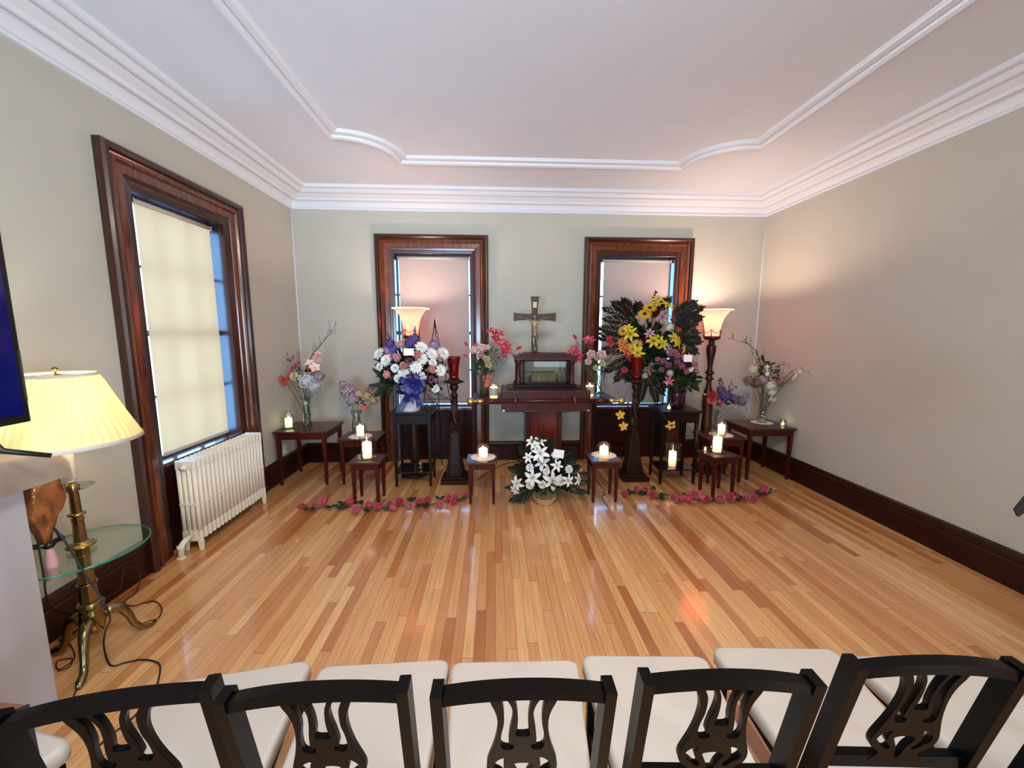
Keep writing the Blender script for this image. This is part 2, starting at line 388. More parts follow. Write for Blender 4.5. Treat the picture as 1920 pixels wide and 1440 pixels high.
# cornice: one run around the room
def cornice():
    prof = [(0, 3.082), (.024, 3.082), (.030, 3.092), (.026, 3.104), (.018, 3.112), (.024, 3.122), (.062, 3.172), (.066, 3.194), (.094, 3.194), (.100, 3.158),
            (.118, 3.158), (.134, 3.178), (.150, 3.186), (.186, 3.206), (.190, 3.230), (.204, 3.230), (.210, 3.206), (.228, 3.208), (.258, 3.232), (.262, 3.252), (.275, 3.252), (.282, 3.236), (.306, 3.240), (.314, 3.27)]
    path = [(XL, YR, 1, 1), (XL, D, 1, -1), (XR, D, -1, -1), (XR, YR, -1, 1)]
    b = B(); V = []
    for (x, y, ix, iy) in path+[path[0]]:
        V.append([Vector((x+ix*o, y+iy*o, z)) for o, z in prof])
    b.grid(V, False)
    return struct(b.build('trim_1', M_plaster))
cornice()
# raised moulding on the ceiling with scooped corners
def ceiling_panel():
    x0, x1, y1, y0, r = -1.315, 2.265, 3.935, -2.6, 0.46
    path = []
    def arc(cx, cy, a0, a1):
        return [(cx+r*math.cos(R(a0+(a1-a0)*i/10)), cy+r*math.sin(R(a0+(a1-a0)*i/10))) for i in range(11)]
    path += arc(x0, y1, 270, 360); path += arc(x1, y1, 180, 270); path += arc(x1, y0, 90, 180); path += arc(x0, y0, 0, 90)
    n = len(path)
    prof = [(-.058, 0), (-.056, -.030), (-.030, -.048), (-.008, -.040), (-.004, -.016), (.006, -.016), (.010, -.026), (.044, -.022), (.050, -.010), (.056, -.008), (.058, 0)]
    P = []
    for i in range(n+1):
        p = Vector(path[i % n]+(0,)); a = (p-Vector(path[(i-1) % n]+(0,))).normalized(); c = (Vector(path[(i+1) % n]+(0,))-p).normalized()
        n1 = Vector((a.y, -a.x, 0)); n2 = Vector((c.y, -c.x, 0)); m = (n1+n2).normalized(); k = 1/max(0.5, m.dot(n1))
        P.append([p+m*o*k+Vector((0, 0, ZC+z+0.001)) for o, z in prof])
    b = B(); b.grid(P, False)
    return struct(b.build('trim_2', M_plaster))
ceiling_panel()
# plaster beads in the two far corners
b = B(); b.tube([(XL+.004, D-.004, .24), (XL+.004, D-.004, 3.09)], .007, 6); struct(b.build('trim_3', M_plaster))
b = B(); b.tube([(XR-.004, D-.004, .24), (XR-.004, D-.004, 3.09)], .007, 6); struct(b.build('trim_4', M_plaster))

BP = [(0, 0), (.026, 0), (.026, .17), (.020, .178), (.020, .188), (.028, .196), (.034, .222), (.024, .240), (.012, .250), (0, .250)]
def base_run(name, segs):
    b = B()
    for (p, q, nrm) in segs:
        p = Vector(p); q = Vector(q); n = Vector(nrm)
        b.grid([[p+n*o+Vector((0, 0, z)) for o, z in BP], [q+n*o+Vector((0, 0, z)) for o, z in BP]], False)
    return struct(b.build(name, M_base))
base_run('baseboard_back', [((XL, D, 0), (-1.42, D, 0), (0, -1, 0)), ((-.085, D, 0), (1.125, D, 0), (0, -1, 0)), ((2.49, D, 0), (XR, D, 0), (0, -1, 0))])
base_run('baseboard_left', [((XL, 1.64, 0), (XL, 2.62, 0), (1, 0, 0)), ((XL, 3.93, 0), (XL, D, 0), (1, 0, 0))])
base_run('baseboard_right', [((XR, YR, 0), (XR, D, 0), (-1, 0, 0))])
# small wall socket on the right wall, low near the corner
t = thing('wall_socket', 'small cream wall socket on the left wall between corner table and baseboard', 'socket', (XL+.001, 4.42, .33))
# (kept very small: cover plate and two slots)
b = B(); b.box((.004, 0, 0), (.008, .07, .11), bev=.002); b.build('cover_plate', M_white, t)
for zz in (.025, -.025): b = B(); b.box((.009, 0, zz), (.003, .02, .03)); b.build('outlet', M_white, t)

# ------------------------------------------------------------------ windows
CASW = 0.225
def window(n, centre, rz, half, outer_half, top_outer, panes):
    w_ = thing('window_%d' % n, None, None, centre, rz); struct(w_)
    W = outer_half; T = top_outer; k = (outer_half-half)
    s_ = k/0.215
    prof = [(0, 0), (0, -.050), (.012, -.064), (.030, -.066), (.044, -.056), (.052, -.036), (.062, -.030), (.072, -.044), (.086, -.046), (.094, -.034), (.100, -.026),
            (.150, -.024), (.156, -.016), (.178, -.012), (.186, -.009), (.204, -.007), (.214, -.006), (.219, -.002), (.219, .16)]
    prof = [(u*s_, d) for u, d in prof]
    b = B(); b.grid([[Vector((-W+u, d, 0)) for u, d in prof], [Vector((-W+u, d, T-u)) for u, d in prof], [Vector((W-u, d, T-u)) for u, d in prof], [Vector((W-u, d, 0)) for u, d in prof]], False)
    for i, f in enumerate(b.bm.faces): f.material_index = 0 if 5 <= i % 18 <= 11 else 1
    b.build('casing', [M_trim, M_trimd], w_)
    zs = .690
    b = B(); b.box((0, .10, zs-.015), (2*half-.004, .16, .03), bev=.004); b.build('window_sill', M_trim, w_)
    b = B(); b.box((0, .085, (zs-.03)/2), (2*half+.012, .05, zs-.03))
    for x in (-half+.05, half-.05): b.box((x, .050, (zs-.03)/2), (.09, .022, zs-.034), bev=.004)
    b.box((0, .050, .08), (2*half-.2, .022, .15), bev=.004); b.box((0, .050, zs-.075), (2*half-.2, .022, .08), bev=.004)
    b.box((0, .056, .36), (2*half-.27, .014, .36), bev=.008)
    b.build('apron_panel', M_apron, w_)
    z0, z1 = zs, T-k-.004; hm = (z0+z1)/2
    b = B()
    for x in (-half+.009, half-.009): b.box((x, .145, (z0+z1)/2), (.018, .035, z1-z0))
    b.box((0, .145, z0+.012), (2*half, .035, .024)); b.box((0, .145, z1-.025), (2*half, .035, .05)); b.box((0, .140, hm), (2*half, .045, .045))
    b.build('sash', mat_sash, w_)
    b = B()
    for i in range(1, panes): b.box((-half+2*half*i/panes, .148, (z0+z1)/2), (.022, .022, z1-z0))
    for zz in ((z0+hm)/2, (hm+z1)/2): b.box((0, .148, zz), (2*half, .022, .022))
    b.build('muntins', mat_sash, w_)
    b = B(); b.box((0, .160, (z0+z1)/2), (2*half, .004, z1-z0)); b.build('glass_pane', M_pane, w_)
    return w_
mat_sash = mat('sash_paint', (60, 50, 48), 0.4)
wl = window(1, (XL, (SW[0]+SW[1])/2, 0), R(90), 0.445, 0.665, 2.81, 3)
wb1 = window(2, ((LW[0]+LW[1])/2, D, 0), 0, (LW[1]-LW[0])/2, .678, 2.812, 2)
wb2 = window(3, ((RW[0]+RW[1])/2, D, 0), 0, (RW[1]-RW[0])/2, .684, 2.808, 2)
def roller_shade(label, loc, rz, x0, x1, z0, z1, m, y=.075):
    t = thing('roller_shade', label, 'window shade', loc, rz)
    b = B(); n = 6
    P = [[Vector((x0+(x1-x0)*i/n, y, z0)) for i in range(n+1)], [Vector((x0+(x1-x0)*i/n, y-.002, (z0+z1)/2)) for i in range(n+1)], [Vector((x0+(x1-x0)*i/n, y, z1)) for i in range(n+1)]]
    b.grid(P, False); b.build('shade_fabric', m, t)
    b = B(); b.tube([(x0, y, z1+.012), (x1, y, z1+.012)], .018, 14); b.build('roller_tube', M_seat, t)
    b = B(); b.box(((x0+x1)/2, y-.003, z0+.012), (x1-x0, .008, .024), bev=.002); b.build('hem_bar', M_seat, t)
    for x in (x0-.012, x1+.012): b = B(); b.box((x, y, z1+.012), (.012, .03, .04), bev=.002); b.build('bracket', M_silver, t)
    return t
YS = (SW[0]+SW[1])/2
roller_shade('cream roller shade over the tall left-wall window above the radiator', (XL, YS, 0), R(90), -.335, .385, .725, 2.53, M_shadeL, .080)
roller_shade('pale roller shade behind the blue-bowed bouquet, left one on the far wall', ((LW[0]+LW[1])/2, D, 0), 0, -.420, .436, .735, 2.545, M_shadeB, .07)
roller_shade('pale roller shade behind the large palm spray, right one on the far wall', ((RW[0]+RW[1])/2, D, 0), 0, -.415, .440, .735, 2.535, M_shadeB, .07)

# ------------------------------------------------------------------ radiator
def radiator():
    x, y0, y1, h, dp = -2.285, 2.86, 3.72, .71, .145
    t = thing('radiator', 'white cast iron column radiator under the left-wall window', 'radiator', (x, (y0+y1)/2, 0))
    n = 19; L = y1-y0; pitch = L/n
    for i in range(n):
        yy = -L/2+pitch*(i+.5); b = B(); end = i in (0, n-1)
        zb = .075 if end else .085
        wdt = pitch*.66
        for c in range(4):
            xc = -dp/2+.018+c*(dp-.036)/3
            b.tube([(xc, yy, zb+.05), (xc, yy, h-.06)], [.0158, .0158], 8, flat=1)
        # rounded top, waist and bottom headers
        for zc, hh in ((h-.04, .075), (zb+.045, .09), (h*.52, .03)):
            b.box((0, yy, zc), (dp-.002, wdt, hh), bev=.010)
        if end:
            for xc in (-dp/2+.018, dp/2-.018): b.box((xc, yy, .04), (.034, wdt, .078), taper=.75, bev=.005)
        b.build('column_section', M_rad, t)
    b = B(); b.tube([(0, -L/2+.01, h-.05), (0, -L/2-.012, h-.05)], .022, 8); b.tube([(0, -L/2-.012, h-.05), (0, -L/2-.024, h-.05)], .013, 6); b.build('end_plug', M_rad, t)
    b = B(); b.tube([(0, -L/2+.01, .13), (-.0, -L/2-.06, .12), (-.01, -L/2-.085, .095), (-.012, -L/2-.09, 0.0)], [.016, .02, .022, .018], 10)
    b.lathe([(.028, .0), (.028, .012)], 10, (-.012, -L/2-.09, 0)); b.lathe([(.024, 0), (.024, .03)], 8, (-.011, -L/2-.088, .07)); b.build('valve_pipe', M_rad, t)
    return t
radiator()

# ------------------------------------------------------------------ tables and stools
def small_table(name, label, cat, c, w_, d, h, leg, apron=.07, over=.02, rz=0, group=None, taper=.62, top_t=.022, shelf=None, knob=False, M1=None, M2=None):
    t = thing(name, label, cat, (c[0], c[1], 0), rz, group); M1 = M1 or M_table; M2 = M2 or M_tleg
    b = B(); b.box((0, 0, h-top_t/2), (w_, d, top_t), bev=.004); b.build('table_top' if cat != 'stool' else 'stool_top', M1, t)
    iw, id_ = w_/2-over, d/2-over
    b = B()
    for s in (-1, 1):
        b.box((0, s*(id_-.014), h-top_t-apron/2), (2*iw-leg*1.6, .018, apron)); b.box((s*(iw-.014), 0, h-top_t-apron/2), (.018, 2*id_-leg*1.6, apron))
    b.build('apron', M2, t)
    for sx in (-1, 1):
        for sy in (-1, 1):
            b = B(); b.box((0, 0, 0), (leg, leg, h-top_t-.006), taper=taper, bev=.002)
            b.box((0, 0, -(h-top_t-.006)/2-.003), (leg*taper*.7, leg*taper*.7, .006))
            b.build('leg', M2, t, loc=(sx*(iw-leg/2), sy*(id_-leg/2), (h-top_t-.006)/2+.006))
    if shelf:
        b = B(); b.box((0, 0, shelf), (2*iw-.01, 2*id_-.01, .018), bev=.003); b.build('lower_shelf', M_shelf, t)
    if knob:
        b = B(); b.box((0, -id_+.002, h-top_t-apron/2), (2*iw-leg*2.4, .012, apron-.02), bev=.002); dr = b.build('drawer', M2, t)
        b = B(); b.sphere((0, -id_-.016, h-top_t-apron/2), .011); b.tube([(0, -id_, h-top_t-apron/2), (0, -id_-.012, h-top_t-apron/2)], .005); b.build('knob', M_glass, dr)
    return t
M_shelf = mat('polished_dark_shelf', (24, 12, 12), 0.08, coat=0.8)
small_table('end_table', 'dark wooden end table in the left corner holding the branch vase', 'table', (-2.07, 4.37), .56, .50, .60, .042, group=None)
small_table('end_table', 'dark wooden end table in the right corner beside the wall', 'table', (3.085, 4.32), .55, .48, .60, .042)
small_table('side_table', 'dark side table between the left corner table and the blue-bow bouquet stand', 'table', (-1.47, 4.30), .43, .36, .515, .038)
small_table('side_table', 'dark side table with the coral bloom vase, between right tall lamp and right corner table', 'table', (2.53, 4.18), .43, .36, .515, .038)
small_table('stool', 'small dark stool in front of the left side table, holding a tall candle glass', 'stool', (-1.235, 3.735), .30, .27, .43, .038, apron=.06)
small_table('stool', 'small dark stool holding a round candle bowl, left of the white lily basket', 'stool', (-.125, 3.70), .30, .27, .43, .038, apron=.06)
small_table('stool', 'small dark stool holding a round candle bowl, right of the white lily basket', 'stool', (1.07, 3.69), .30, .27, .43, .038, apron=.06)
small_table('stool', 'small dark stool before the right side table, holding a tall candle glass', 'stool', (2.295, 3.78), .30, .27, .43, .038, apron=.06, rz=R(9))
small_table('plant_stand', 'tall dark two-tier stand under the blue-bowed bouquet', 'stand', (-.872, 4.20), .45, .36, .82, .038, apron=.11, over=.025, shelf=.16, knob=True, M1=M_stand, M2=M_stand)
small_table('plant_stand', 'tall dark two-tier stand under the mauve rose bouquet', 'stand', (2.0, 4.17), .46, .36, .82, .038, apron=.11, over=.025, shelf=.16, M1=M_stand, M2=M_stand)

# ------------------------------------------------------------------ altar: pedestal, bier, reliquary, crucifix
AX = .545
def altar():
    t = thing('altar_table', 'red mahogany pedestal table with a wide top behind the white lily basket', 'table', (AX, 4.36, 0))
    b = B(); b.box((0, 0, .925), (1.57, .46, .030), bev=.006); b.box((0, 0, .895), (1.50, .40, .035), bev=.006); b.build('table_top', M_altar, t)
    b = B(); b.box((0, 0, .46), (.40, .30, .83)); b.box((0, 0, .850), (.46, .34, .05), bev=.01); b.box((0, 0, .10), (.44, .33, .06), bev=.01)
    for x in (-.175, .175): b.box((x, -.153, .46), (.05, .012, .68), bev=.003)
    b.build('pedestal', M_altar, t)
    b = B(); b.box((0, -.152, .47), (.29, .008, .64), bev=.003); b.build('front_panel', M_altp, t)
    b = B(); b.box((0, 0, .035), (.62, .44, .07), bev=.01); b.build('plinth', M_altar, t)
altar()
def bier():
    t = thing('carrying_bier', 'red mahogany box with brass-ended carrying poles under the glass reliquary', 'bier', (AX+.0, 4.17, 0))
    z0, z1 = .815, 1.045
    # tray body in front of and over the table top
    b = B(); b.box((0, -.10, (z0+z1)/2-.00), (.945, .06, z1-z0), bev=.008); b.box((0, .13, 1.000), (.945, .42, .09), bev=.008)
    b.box((0, -.10, z0+.005), (.50, .07, .02), bev=.004); b.build('tray_body', M_altar, t)
    b = B(); b.box((0, .13, 1.050), (.80, .36, .02), bev=.004); b.build('tray_top', M_stand, t)
    for s, zz in ((-1, .938),):
        p = [(-.70, -.155, zz), (.70, -.155, zz)]
        b = B(); b.tube(p, .020, 12); pole = b.build('carrying_pole', M_altar, t)
        for sx in (-1, 1):
            b = B(); b.tube([(sx*.50, -.155, zz), (sx*.67, -.155, zz)], .0235, 12); b.build('pole_sleeve', M_altar, pole)
            b = B(); b.lathe([(.024, 0), (.024, .07), (.016, .075), (.013, .090), (.022, .100), (.034, .116), (.040, .138), (.034, .160), (.018, .173), (.001, .176)], 16)
            o = b.build('brass_finial', M_brassb, pole, loc=(sx*.66, -.155, zz), rot=(0, R(90*sx), 0))
        for sx in (-.33, .29):
            b = B(); pts = [(sx, -.13, zz+.045), (sx, -.165, zz+.045), (sx, -.185, zz+.015), (sx, -.182, zz-.015), (sx, -.165, zz-.025)]
            b.tube(pts, .010, 8, flat=2.2); b.build('pole_hook', M_hook, t)
    b = B()
    for sx in (-1, 1): b.box((sx*.452, -.122, z0+.012), (.03, .02, .022), bev=.003)
    b.build('corner_mount', M_silver, t)
bier()
def reliquary():
    y = 4.30
    t = thing('reliquary', 'dark wooden glass-fronted reliquary with corner columns under the crucifix', 'reliquary', (AX+.005, y, 1.062))
    w_, d, h = .66, .28, .335
    b = B(); b.box((0, 0, .014), (w_+.02, d+.02, .028), bev=.005); b.build('base', M_stand, t)
    b = B(); b.box((0, 0, h-.025), (w_, d, .03), bev=.004); b.box((0, 0, h-.002), (w_+.035, d+.035, .022), bev=.006); b.box((0, 0, h+.016), (w_-.10, d-.03, .018), bev=.006); b.box((0, 0, h+.030), (w_-.20, d-.06, .012), bev=.003); b.build('cornice', M_altar, t)
    for sx in (-1, 1):
        for sy in (-1, 1):
            b = B(); prof = [(.034, .028), (.034, .045), (.026, .052), (.024, .060), (.022, .24), (.026, .25), (.033, .262), (.035, .285), (.036, .30)]
            b.lathe(prof, 20, flute=(.05, 8)); b.build('column', M_altar, t, loc=(sx*(w_/2-.038), sy*(d/2-.036), 0))
    fw = w_-.16
    b = B(); yy = -d/2+.030
    for sx in (-1, 1): b.box((sx*(fw/2-.012), yy, .165), (.026, .02, .275), bev=.003)
    b.box((0, yy, .040), (fw, .02, .026), bev=.003); b.box((0, yy, .292), (fw, .02, .026), bev=.003); b.build('door_frame', M_stand, t)
    b = B(); b.box((0, yy, .166), (fw-.04, .004, .235)); b.build('glass_front', M_glassd, t)
    for sx in (-1, 1):
        b = B(); b.box((sx*(w_/2-.035), 0, .166), (.004, d-.12, .25)); b.build('glass_side', M_glassd, t)
    b = B(); b.box((0, d/2-.03, .166), (fw+.03, .006, .26)); b.build('back_panel', M_mirror, t)
    # the small casket inside is a thing of its own
    c = thing('casket', 'small gilt casket standing inside the glass reliquary', 'casket', (AX-.005, y-.01, 1.062+.0285))
    b = B(); b.box((0, 0, .055), (.27, .11, .11), bev=.004); b.box((0, 0, .114), (.285, .12, .012), bev=.003); b.build('casket_body', M_gold, c)
    b = B()
    for i in range(5): b.box((-.10+i*.05, -.058, .06), (.034, .006, .07), bev=.004)
    b.build('relief_panels', M_gold, c)
    b = B()
    for sx in (-1, 1): b.tube([(sx*.155, -.02, 0), (sx*.155, -.02, .11), (sx*.14, -.02, .125), (sx*.12, -.02, .125)], .006, 8)
    b.build('bracket', M_silver, c)
M_mirror = mat('dull_mirror', (176, 174, 164), 0.18, 0.7, var=0.1, scale=5)
reliquary()
def crucifix():
    y = 4.32
    t = thing('crucifix', 'dark wooden crucifix with metal figure standing on the reliquary', 'crucifix', (.442, y, 1.435))
    H = .605
    def flare(L, w0, w1, n=8): return [(L*i/n, w0+(w1-w0)*(i/n)**2.2) for i in range(n+1)]
    cz = .385
    # outline: narrow at the crossing, flaring to each end
    pts = []
    up = flare(H-cz, .032, .046); sd = flare(.232, .031, .047); dn = flare(cz, .030, .036)
    for L, w_ in dn[::-1][:-1]: pts.append((w_*1.0, cz-L))
    pts.append((.038, cz-.037))
    for L, w_ in sd[1:]: pts.append((max(L, .045), cz-w_))
    for L, w_ in sd[::-1][:-1]: pts.append((max(L, .045), cz+w_))
    pts.append((.038, cz+.037))
    for L, w_ in up[1:]: pts.append((w_, cz+L))
    pts = pts+[(-x, z) for x, z in pts[::-1]]
    cl = [pts[0]]
    for q in pts[1:]:
        if (Vector(q)-Vector(cl[-1])).length > .002: cl.append(q)
    b = B(); b.prism(cl, -.012, .012); b.build('cross', M_crosswood, t)
    b = B(); b.box((0, -.014, .515), (.042, .004, .062), bev=.001); b.build('title_plate', mat('ivory_plate', (214, 190, 140), 0.5), t)
    # one continuous figure
    me = bpy.data.meshes.new('figure')
    V = [(0, -.03, .20), (0, -.032, .25), (0, -.034, .31), (0, -.034, .355), (-.004, -.042, .385), (-.006, -.05, .405),
         (.04, -.030, .352), (.095, -.024, .362), (.165, -.020, .385), (.185, -.020, .388),
         (-.04, -.030, .352), (-.095, -.024, .362), (-.165, -.020, .385), (-.185, -.020, .388),
         (.018, -.034, .185), (.022, -.050, .105), (.008, -.034, .045), (.004, -.05, .02), (-.014, -.034, .185), (-.012, -.048, .105), (-.006, -.038, .045), (-.004, -.054, .02)]
    E = [(0, 1), (1, 2), (2, 3), (3, 4), (4, 5), (2, 6), (6, 7), (7, 8), (8, 9), (2, 10), (10, 11), (11, 12), (12, 13), (0, 14), (14, 15), (15, 16), (16, 17), (0, 18), (18, 19), (19, 20), (20, 21)]
    RAD = [1.25*q for q in [.024, .021, .026, .010, .017, .014, .013, .009, .007, .006, .013, .009, .007, .006, .016, .012, .008, .006, .016, .012, .008, .006]]
    me.from_pydata(V, E, []); o = bpy.data.objects.new('figure', me); COL.objects.link(o); o.parent = t
    sk = o.modifiers.new('skin', 'SKIN')
    for v, r in zip(me.skin_vertices[0].data, RAD): v.radius = (r, r*.8)
    me.skin_vertices[0].data[0].use_root = True
    sb = o.modifiers.new('sub', 'SUBSURF'); sb.levels = 1; sb.render_levels = 1
    me.materials.append(M_figure)
    b = B(); b.lathe([(.030, .165), (.033, .19), (.030, .215), (.027, .225)], 14, (0, -.034, 0), flute=(.06, 5)); b.tube([(.024, -.055, .21), (.034, -.055, .18), (.03, -.05, .145)], [.010, .012, .006], 6); b.build('loincloth', M_figure, t)
    b = B(); b.box((0, 0, -.003), (.11, .06, .010), bev=.003); b.build('foot_base', M_carve, t)
crucifix()

# ------------------------------------------------------------------ candle stands (carved, twisted) with red glass
def candle_stand(label, c):
    t = thing('candle_stand', label, 'candle stand', (c[0], c[1], 0))
    b = B(); b.box((0, 0, .022), (.30, .30, .044), bev=.006); b.box((0, 0, .058), (.25, .25, .030), bev=.006); b.build('base', M_carve, t)
    b = B()
    b.lathe([(.085, .07), (.082, .10), (.070, .20), (.056, .32), (.044, .46), (.040, .555)], 32, square=1, smooth=False)
    for k in range(4):
        a = PI/4+k*PI/2; ca, sa = math.cos(a), math.sin(a)
        b.tube([(ca*.115, sa*.115, .07), (ca*.112, sa*.112, .11), (ca*.088, sa*.088, .22), (ca*.066, sa*.066, .36), (ca*.056, sa*.056, .50)], [.018, .020, .014, .010, .008], 8)
    b.build('plinth', M_carve, t)
    b = B(); b.lathe([(.046, .555), (.052, .565), (.046, .577), (.040, .585)], 24)
    pr = [(.040, .585), (.052, .62), (.056, .66), (.050, .72), (.042, .80), (.036, .88), (.030, .94)]
    # finer rings for the twist
    fine = []
    for (r0, z0), (r1, z1) in zip(pr, pr[1:]):
        for i in range(6): fine.append((r0+(r1-r0)*i/6, z0+(z1-z0)*i/6))
    fine.append(pr[-1])
    b.lathe(fine, 32, twist=(.13, 4, 26))
    b.lathe([(.030, .94), (.040, .955), (.046, .968), (.034, .982), (.026, 1.0), (.030, 1.02), (.046, 1.04), (.050, 1.06), (.040, 1.078), (.044, 1.09), (.064, 1.10), (.108, 1.112), (.112, 1.124), (.070, 1.13), (.060, 1.15)], 24)
    b.build('column', M_carve, t)
    b = B(); b.lathe([(.001, 1.151), (.052, 1.152), (.050, 1.17), (.052, 1.22), (.060, 1.30), (.072, 1.37), (.080, 1.392), (.076, 1.392), (.068, 1.368), (.056, 1.30), (.048, 1.22)], 24, cap=False)
    b.build('red_glass_cup', M_red, t)
    return t
candle_stand('tall carved candle stand with red glass, right of the blue-bowed bouquet', (-.443, 4.24))
candle_stand('tall carved candle stand with red glass, in front of the palm spray', (1.575, 4.24))

# ------------------------------------------------------------------ torchere floor lamps
def torchere(label, c, power):
    t = thing('torchere_lamp', label, 'floor lamp', (c[0], c[1], 0))
    b = B(); b.lathe([(.15, 0), (.155, .02), (.14, .035), (.11, .05), (.07, .075), (.055, .10), (.06, .115), (.05, .13)], 28); b.build('base', M_bronze, t)
    pr = [(.050, .13), (.056, .20), (.060, .40), (.056, .60), (.048, .70), (.052, .74), (.060, .78), (.062, .84), (.058, .92), (.046, .98), (.036, 1.00), (.030, 1.03), (.026, 1.08), (.030, 1.10), (.054, 1.115), (.030, 1.14), (.034, 1.17), (.055, 1.19), (.034, 1.21), (.026, 1.235), (.026, 1.27),
          (.034, 1.33), (.046, 1.40), (.053, 1.46), (.050, 1.50), (.040, 1.515), (.024, 1.52), (.036, 1.53), (.030, 1.545), (.038, 1.556), (.022, 1.566)]
    b = B(); b.lathe(pr, 22); b.build('turned_pole', M_bronze, t)
    # crown gallery holding the bowl
    b = B(); b.lathe([(.030, 1.566), (.070, 1.572), (.088, 1.59), (.088, 1.615), (.082, 1.615), (.080, 1.60), (.030, 1.582)], 24)
    n = 5
    for k in range(n):
        a = 2*PI*k/n+.3; ca, sa = math.cos(a), math.sin(a)
        b.tube([(ca*.086, sa*.086, 1.60), (ca*.088, sa*.088, 1.65), (ca*.092, sa*.092, 1.70)], [.007, .005, .002], 6)
        sw = []
        for i in range(9):
            q = i/8; aa = a+2*PI/n*q; rr = .090; sw.append((math.cos(aa)*rr, math.sin(aa)*rr, 1.685-.035*math.sin(PI*q)))
        b.tube(sw, .004, 5)
    b.build('crown_gallery', M_bronze, t)
    b = B(); out = [(.030, 1.59), (.072, 1.61), (.080, 1.66), (.084, 1.70), (.090, 1.74), (.102, 1.79), (.124, 1.84), (.152, 1.88), (.184, 1.908)]
    b.lathe(out+[(r-.004, z+.001) for r, z in out[::-1]], 36, cap=False); b.build('glass_bowl', M_bowl, t)
    b = B(); b.lathe([(.182, 1.906), (.204, 1.908), (.206, 1.916), (.182, 1.918), (.180, 1.912)], 36, cap=False); b.build('bowl_rim', M_rim, t)
    b = B(); b.sphere((0, 0, 1.815), .026, 12, 8); b.tube([(0, 0, 1.60), (0, 0, 1.79)], .012, 8); b.build('bulb', M_bulb, t)
    point('torchere_light', (c[0], c[1], 1.845), power, (1.0, .75, .60), .045)
    return t
torchere('bronze torchere lamp with glowing peach bowl, behind the blue-bowed bouquet', (-.93, 4.45), 20)
torchere('bronze torchere lamp with glowing peach bowl, right of the palm spray', (2.525, 4.45), 32)

# ------------------------------------------------------------------ candles and glassware
def flame(b_parent, loc, s=1.0):
    b = B(); b.lathe([(.0005, 0), (.0038*s, .005*s), (.0042*s, .010*s), (.0025*s, .016*s), (.0004, .022*s)], 8, cap=False); b.build('flame', M_flame, b_parent, loc=loc)
def candle(label, loc, r, h, m=None, power=.5, group=None):
    t = thing('candle', label, 'candle', loc, 0, group)
    b = B(); b.lathe([(.001, .0), (r, .0), (r, h-.006), (r*.9, h), (r*.5, h-.006), (.001, h-.008)], 20); b.build('wax_body', m or M_wax, t)
    b = B(); b.tube([(0, 0, h-.009), (0, 0, h+.006)], .0012, 5); b.build('wick', M_wick, t)
    flame(t, (0, 0, h+.004), 1.0 if r > .02 else .7)
    if power: point('candle_light', (loc[0], loc[1], loc[2]+h*.72), power*1.5, (1, .80, .52), .008)
    return t
def vessel(name, label, cat, loc, prof, m, group=None, th=.002, seg=28, scallop=None):
    t = thing(name, label, cat, loc, 0, group)
    b = B(); inner = [(max(.0012, r-th), z+(th if i == 0 else 0)) for i, (r, z) in enumerate(prof)]
    b.lathe([(.001, prof[0][1])]+list(prof)+inner[::-1]+[(.001, prof[0][1]+th)], seg, cap=False); b.build('glass_body', m, t)
    return t
def single(o, label, cat, group=None): return tag(o, label, cat, group)
def doily(label, loc, r, m, scal=10, amp=.06, sq=1.0):
    b = B(); prof = []
    n = 60; top = []; bot = []
    for i in range(n):
        a = 2*PI*i/n; rr = r*(1+amp*abs(math.cos(scal/2*a)))
        top.append(b.bm.verts.new((rr*math.cos(a), rr*math.sin(a)*sq, .0022))); bot.append(b.bm.verts.new((rr*math.cos(a), rr*math.sin(a)*sq, 0.0002)))
    b.bm.faces.new(top); b.bm.faces.new(bot[::-1])
    for i in range(n): b.bm.faces.new((bot[i], bot[(i+1) % n], top[(i+1) % n], top[i]))
    o = b.build('doily', m, None, loc=loc); return tag(o, label, 'doily')
# round candle bowls on the two centre stools
for (u, v, st, side) in ((906, 857, (-.125, 3.70), 'left'), (1132, 853, (1.07, 3.69), 'right')):
    p = atz(u, v, .43); z = .430
    doily('scalloped cream doily on the stool %s of the lily basket' % side, (p.x, p.y, z), .118, M_doily)
    vessel('candle_bowl', 'round glass candle bowl on the stool %s of the lily basket' % side, 'candle holder', (p.x, p.y, z+.003),
           [(.036, 0), (.052, .008), (.070, .034), (.076, .062), (.070, .092), (.054, .116), (.042, .126)], M_glass)
    candle('glowing round candle in the bowl %s of the lily basket' % side, (p.x, p.y, z+.010), .042, .078, M_waxg, .5)
# tall candle glasses on the outer stools
for (u, v, zt, lab) in ((689, 859, .43, 'left'), (1344, 848, .43, 'right')):
    p = atz(u, v, zt)
    vessel('glass_saucer', 'clear glass saucer on the %s outer stool' % lab, 'saucer', (p.x, p.y, zt), [(.05, .001), (.078, .006), (.082, .012)], M_glassd)
    vessel('hurricane_glass', 'straight clear hurricane glass on the %s outer stool' % lab, 'candle holder', (p.x, p.y, zt+.005), [(.052, 0), (.064, .006), (.064, .10), (.066, .20), (.070, .222)], M_glass)
    candle('lit white pillar candle in the glass on the %s outer stool' % lab, (p.x, p.y, zt+.009), .042, .152, M_wax, .5)
